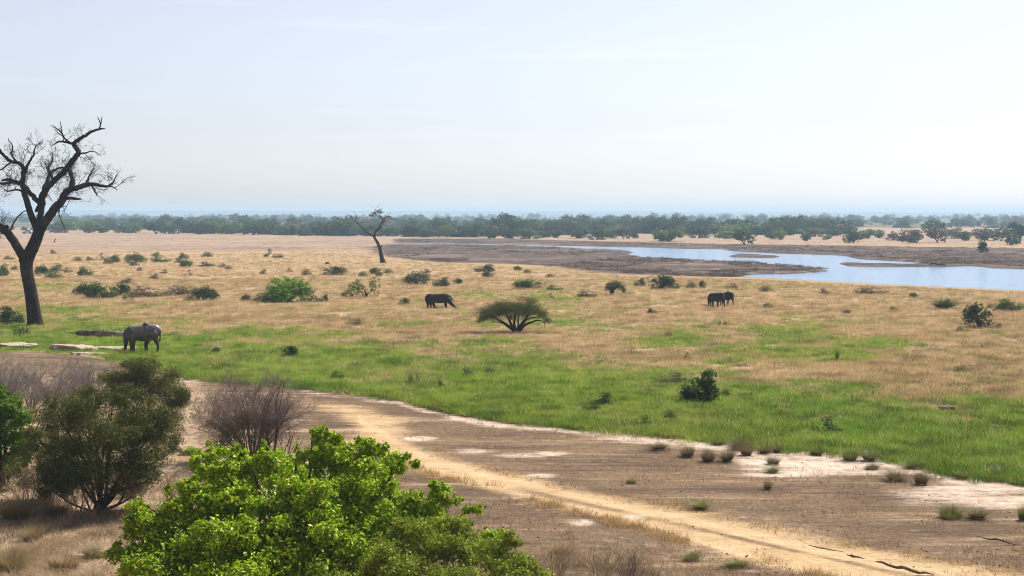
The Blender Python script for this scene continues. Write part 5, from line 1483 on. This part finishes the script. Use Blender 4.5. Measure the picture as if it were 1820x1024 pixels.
# ------------------------------------------------------------------ animals
def body_mesh(name, chains, vox, m_, attr=None, smooth_it=8):
    """overlapping ellipsoids along each chain, fused into one skin"""
    import bmesh
    bm = bmesh.new(); bmesh.ops.create_icosphere(bm, subdivisions=3, radius=1)
    SV = np.array([v.co[:] for v in bm.verts]); SF = np.array([[v.index for v in f.verts] for f in bm.faces]); bm.free()
    VV, FF, c = [], [], 0
    for ch, fl in chains:                       # points (x, y, z, r); fl = side flattening
        p = catmull(np.array(ch, float), 6)
        for a in p:
            VV.append(SV * np.array([a[3], a[3] * fl, a[3]]) + a[:3]); FF.append(SF + c); c += len(SV)
    me = mesh_np(name + '_raw', np.concatenate(VV), np.concatenate(FF))
    o = bpy.data.objects.new('raw', me); COL.objects.link(o)
    rm = o.modifiers.new('r', 'REMESH'); rm.mode = 'VOXEL'; rm.voxel_size = vox
    sm = o.modifiers.new('s', 'SMOOTH'); sm.iterations = smooth_it; sm.factor = .5
    dg = bpy.context.evaluated_depsgraph_get()
    res = bpy.data.meshes.new_from_object(o.evaluated_get(dg)); res.name = name
    bpy.data.objects.remove(o)
    res.materials.clear(); res.materials.append(m_)
    for p in res.polygons: p.use_smooth = True
    if attr:
        co = np.zeros(len(res.vertices) * 3); res.vertices.foreach_get('co', co); co = co.reshape(-1, 3)
        a = res.attributes.new('dark', 'FLOAT', 'POINT'); a.data.foreach_set('value', attr(co).astype(np.float32))
    return res


def hide_mat(name, c1, c2, dark, rough=.45, spec=.5, back_sheen=None):
    m, nt, out = mat(name)
    tc = node(nt, 'ShaderNodeTexCoord')
    n = noise_n(nt, tc.outputs['Object'], 2.5, 4)
    col = mixc(nt, ramp(nt, n, .35, .65), c1, c2)
    if back_sheen:                                     # sunlit sheen along the back, painted as pale grey in the hide colour
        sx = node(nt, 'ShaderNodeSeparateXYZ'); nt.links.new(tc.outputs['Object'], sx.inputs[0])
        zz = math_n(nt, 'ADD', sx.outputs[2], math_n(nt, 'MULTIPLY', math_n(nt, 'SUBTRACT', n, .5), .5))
        col = mixc(nt, math_n(nt, 'MULTIPLY', ramp(nt, zz, 1.38, 1.78), .8), col, back_sheen)
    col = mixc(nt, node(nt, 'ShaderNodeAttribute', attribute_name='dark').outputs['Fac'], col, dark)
    b = node(nt, 'ShaderNodeBsdfPrincipled'); b.inputs['Roughness'].default_value = rough; b.inputs['Specular IOR Level'].default_value = spec
    nt.links.new(col, b.inputs['Base Color'])
    n2 = noise_n(nt, tc.outputs['Object'], 14., 3)
    bp = node(nt, 'ShaderNodeBump'); bp.inputs['Strength'].default_value = .25; bp.inputs['Distance'].default_value = .03
    nt.links.new(n2, bp.inputs['Height']); nt.links.new(bp.outputs[0], b.inputs['Normal'])
    nt.links.new(b.outputs[0], out.inputs[0])
    return m


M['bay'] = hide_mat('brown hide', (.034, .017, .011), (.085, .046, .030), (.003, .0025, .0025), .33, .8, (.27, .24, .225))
M['hide'] = hide_mat('dark elephant hide', (.018, .014, .010), (.035, .027, .019), (.004, .0035, .003), .7, .2)
M['black'] = hide_mat('black coat', (.003, .003, .003), (.006, .005, .005), (.003, .003, .003), .5, .3)
M['hair'] = plain_mat('black tail hair', (.012, .010, .010), .6, .3)
M['leather'] = plain_mat('black leather', (.014, .013, .013), .5, .4)


def grazer(name, loc, s, m_, label, bundle=True, dx_head=0., flip=1):
    """a heavy animal with its trunk to the ground, facing left"""
    e = empty(name, loc)
    trunk = [(-.72, 0, 1.27, .43), (-.40, 0, 1.28, .51), (0, 0, 1.27, .56), (.40, 0, 1.32, .53), (.72, 0, 1.42, .43), (.88, 0, 1.36, .34)]
    neck = [(-.66, 0, 1.46, .31), (-.90, 0, 1.38, .29), (-1.08, 0, 1.16, .25), (-1.12, 0, .95, .20)]
    head = [(-1.12, 0, .98, .20), (-1.13, 0, .68, .16), (-1.14, 0, .42, .12), (-1.18, 0, .20, .095), (-1.27, 0, .08, .075)]
    ch = [(trunk, .66), (neck, .65), (head, .85)]
    for sd, fx in ((-1, -.58), (1, -.82)):
        ch.append(([(-.62, sd * .19, 1.1, .22), (fx + .02, sd * .19, .78, .15), (fx, sd * .19, .48, .115), (fx + .01, sd * .19, .20, .10), (fx - .02, sd * .19, .06, .115)], .95))
    ch.append(([(.60, .19, 1.2, .30), (.34, .19, .86, .20), (.16, .19, .55, .14), (.18, .19, .24, .125), (.14, .19, .06, .135)], .9))
    ch.append(([(.74, -.19, 1.22, .31), (.86, -.19, .90, .19), (1.00, -.19, .58, .115), (1.04, -.19, .26, .09), (.99, -.19, .05, .11)], .85))

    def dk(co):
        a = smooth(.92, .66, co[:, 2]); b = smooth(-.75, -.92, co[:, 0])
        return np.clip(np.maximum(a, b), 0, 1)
    me = body_mesh('body', ch, .034, m_, dk, 6)
    o = link('body', me, e); o.scale = (s, s, s)
    t = Tubes(6)
    g = rs(3)
    for q in range(9):
        y = g.normal(0, .03)
        t.add(catmull([(.98, y, 1.58), (1.10, y * 1.5, 1.38), (1.12, y * 2, 1.05), (1.08 + g.normal(0, .03), y * 2, .70)], 4), np.linspace(.05, .012, 13))
    o = link('tail', t.mesh('tail', [M['hair']]), e, kind='stuff'); o.scale = (s, s, s)
    for sd in (-1, 1):
        o = link('ear', body_mesh('ear', [([(-.84, sd * .27, 1.50, .17), (-.80, sd * .33, 1.28, .21), (-.86, sd * .33, 1.04, .14)], .2)], .03, m_, lambda co: np.ones(len(co)), 3), e); o.scale = (s, s, s)
    if bundle:
        # black pad with a strap hanging over the flank
        ch = [([(.06, 0, 1.83, .07), (.20, 0, 1.86, .085), (.32, 0, 1.85, .07)], 2.4), ([(.10, 0, 1.92, .05), (.13, 0, 1.95, .045)], 1.6), ([(.28, 0, 1.92, .045), (.31, 0, 1.93, .04)], 1.6)]
        o = link('pad', body_mesh('pad', ch, .025, M['leather'], None, 3), e); o.scale = (s, s, s)
        t = Tubes(6)
        t.add([(.16, -.10, 1.82), (.16, -.27, 1.66), (.18, -.345, 1.38), (.18, -.335, 1.22)], [.03, .03, .028, .02])
        t.add([(.30, -.08, 1.83), (.50, -.22, 1.72), (.72, -.26, 1.58), (.86, -.20, 1.46)], [.03, .028, .026, .02])
        o2 = link('strap', t.mesh('strap', [M['leather']]), e, kind=None); o2.scale = (s, s, s)
    return tag(e, label, 'elephant')


X, Y, Z, k = at_px(254, 629)
grazer('elephant', (X, Y, Z), .98, M['bay'], 'dark brown elephant with grey-sheened back and black pad, trunk down in the meadow at left', True)
X, Y, Z, k = at_px(1274, 546)
h2 = grazer('elephant', (X, Y, Z - .02), .80, M['black'], 'black elephant with lowered trunk on the dry plain at right, front of a close pair', False)
h2.scale = (.86, 1, 1)
X, Y, Z, k = at_px(1292, 544)
h3 = grazer('elephant', (X + .12, Y + .6, Z - .02), .76, M['black'], 'black elephant half hidden behind the front one of the close pair at right', True)
h3.scale = (.72, 1, 1)

X, Y, Z, k = at_px(781, 547)
el = tag(empty('elephant', (X, Y, Z - .02)), 'dark brown young elephant walking left across the dry grass, trunk down', 'elephant')
ch = [([(-.72, 0, .98, .40), (-.35, 0, .96, .45), (.1, 0, .96, .47), (.5, 0, .99, .46), (.82, 0, .96, .38), (.95, 0, .90, .30)], .72),
      ([(-.86, 0, 1.12, .32), (-1.08, 0, 1.02, .30), (-1.16, 0, .84, .25)], .8),
      ([(-1.17, 0, .84, .22), (-1.14, 0, .58, .15), (-1.10, 0, .34, .11), (-1.16, 0, .14, .08), (-1.30, 0, .06, .055)], .9)]
for sd, pts in ((-1, [(-.62, .80, .20), (-.58, .50, .15), (-.48, .25, .12), (-.42, .08, .13)]), (1, [(-.80, .80, .20), (-.86, .5, .14), (-.84, .25, .12), (-.84, .08, .13)]),
                (1, [(.62, .80, .24), (.58, .50, .17), (.60, .26, .13), (.66, .08, .14)]), (-1, [(.88, .82, .26), (1.10, .52, .18), (1.34, .28, .13), (1.52, .08, .13)])):
    ch.append(([(a, sd * .22, b, r) for a, b, r in pts], .9))
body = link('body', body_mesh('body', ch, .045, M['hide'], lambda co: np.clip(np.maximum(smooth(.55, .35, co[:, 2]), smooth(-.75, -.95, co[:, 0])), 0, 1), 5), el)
for sd in (-1, 1):
    o = link('ear', body_mesh('ear', [([(-.86, sd * .30, 1.12, .17), (-.80, sd * .36, .95, .20), (-.84, sd * .36, .76, .13)], .22)], .03, M['hide'], lambda co: np.full(len(co), .7), 3), el)
t = Tubes(5); t.add(catmull([(1.16, 0, 1.02), (1.28, 0, .86), (1.40, -.04, .62), (1.46, -.04, .50)], 4), np.linspace(.05, .02, 13)); link('tail', t.mesh('tail', [M['hide']]), el)

# white wading bird on the spit
X, Y, Z, k = at_px(1631, 471)
eg = tag(empty('wading_bird', (X, Y, Z - .1)), 'white wading bird standing on the far spit', 'bird')
M['white'] = plain_mat('white feathers', (.82, .82, .80), .8, .2, .05)
o = link('body', body_mesh('body', [([(.22, 0, .36, .05), (.05, 0, .44, .13), (-.12, 0, .50, .09)], .7), ([(-.12, 0, .52, .06), (-.18, 0, .68, .04), (-.12, 0, .80, .04), (-.20, 0, .86, .05), (-.34, 0, .84, .015)], 1)], .02, M['white'], None, 2), eg)
t = Tubes(5); t.add([(.02, .03, .38), (.02, .03, -.02)], [.014, .014]); link('leg', t.mesh('leg', [M['bark']]), eg)
t = Tubes(5); t.add([(.02, -.03, .38), (.05, -.03, -.02)], [.014, .014]); link('leg', t.mesh('leg', [M['bark']]), eg)

# far parked car beyond the dead tree
X, Y, Z, k = at_px(49, 415.5)
car = tag(empty('parked_car', (X, Y, Z)), 'small pale blue-grey car parked far off behind the dead tree', 'car')
M['paint'] = plain_mat('pale car paint', (.42, .48, .52), .35, .5, .05)
M['glass'] = plain_mat('car glass', (.03, .04, .05), .1, .6, .05)
M['tyre'] = plain_mat('tyre rubber', (.02, .02, .02), .9, .1)
import bmesh


def prism(name, prof, y0, y1, m_, parent, bev=.05):
    bm = bmesh.new()
    a = [bm.verts.new((x, y0, z)) for x, z in prof]; b = [bm.verts.new((x, y1, z)) for x, z in prof]
    bm.faces.new(a); bm.faces.new(b[::-1]); n = len(prof)
    for i in range(n): bm.faces.new((a[(i + 1) % n], a[i], b[i], b[(i + 1) % n]))
    if bev: bmesh.ops.bevel(bm, geom=bm.edges[:], offset=bev, segments=2, affect='EDGES')
    me = bpy.data.meshes.new(name); bm.to_mesh(me); bm.free(); me.materials.append(m_)
    return link(name, me, parent)


prism('body', [(-2.1, .35), (2.1, .35), (2.15, .95), (1.9, 1.0), (1.6, 1.62), (-.6, 1.66), (-1.1, 1.05), (-2.1, .9)], -.85, .85, M['paint'], car)
for yy in (-.865, .855):
    prism('window', [(-.85, 1.08), (-.5, 1.55), (.45, 1.55), (.45, 1.08)], yy, yy + .01, M['glass'], car, 0)
    prism('window', [(.55, 1.08), (.55, 1.55), (1.45, 1.52), (1.65, 1.08)], yy, yy + .01, M['glass'], car, 0)
for wx in (-1.35, 1.35):
    for wy in (-.8, .8):
        bm = bmesh.new(); bmesh.ops.create_cone(bm, cap_ends=True, segments=18, radius1=.36, radius2=.36, depth=.24)
        me = bpy.data.meshes.new('wheel'); bm.to_mesh(me); bm.free(); me.materials.append(M['tyre'])
        w_ = link('wheel', me, car, (wx, wy, .36)); w_.rotation_euler = (R(90), 0, 0)

# ------------------------------------------------------------------ haze
HZ = 2.9e-4
hzm, nt, out = mat('dry season haze')
pv = node(nt, 'ShaderNodeVolumePrincipled')
pv.inputs['Color'].default_value = (.62, .82, 1.0, 1); pv.inputs['Density'].default_value = HZ; pv.inputs['Anisotropy'].default_value = .1
nt.links.new(pv.outputs[0], out.inputs['Volume'])
bm = bmesh.new()
x1, y0, y1, z0, z1 = 6500, -300, 8200, -2.5, 34
vv = [bm.verts.new(c) for c in ((-x1, y0, z0), (x1, y0, z0), (x1, y1, z0), (-x1, y1, z0), (-x1, y0, z1), (x1, y0, z1), (x1, y1, z1), (-x1, y1, z1))]
for f in ((0, 3, 2, 1), (4, 5, 6, 7), (0, 1, 5, 4), (1, 2, 6, 5), (2, 3, 7, 6), (3, 0, 4, 7)): bm.faces.new([vv[i] for i in f])
me = bpy.data.meshes.new('haze'); bm.to_mesh(me); bm.free(); me.materials.append(hzm)
hz = link('haze', me, kind='stuff')
hz['label'] = 'pale blue dry season haze over the whole plain'; hz['category'] = 'haze'
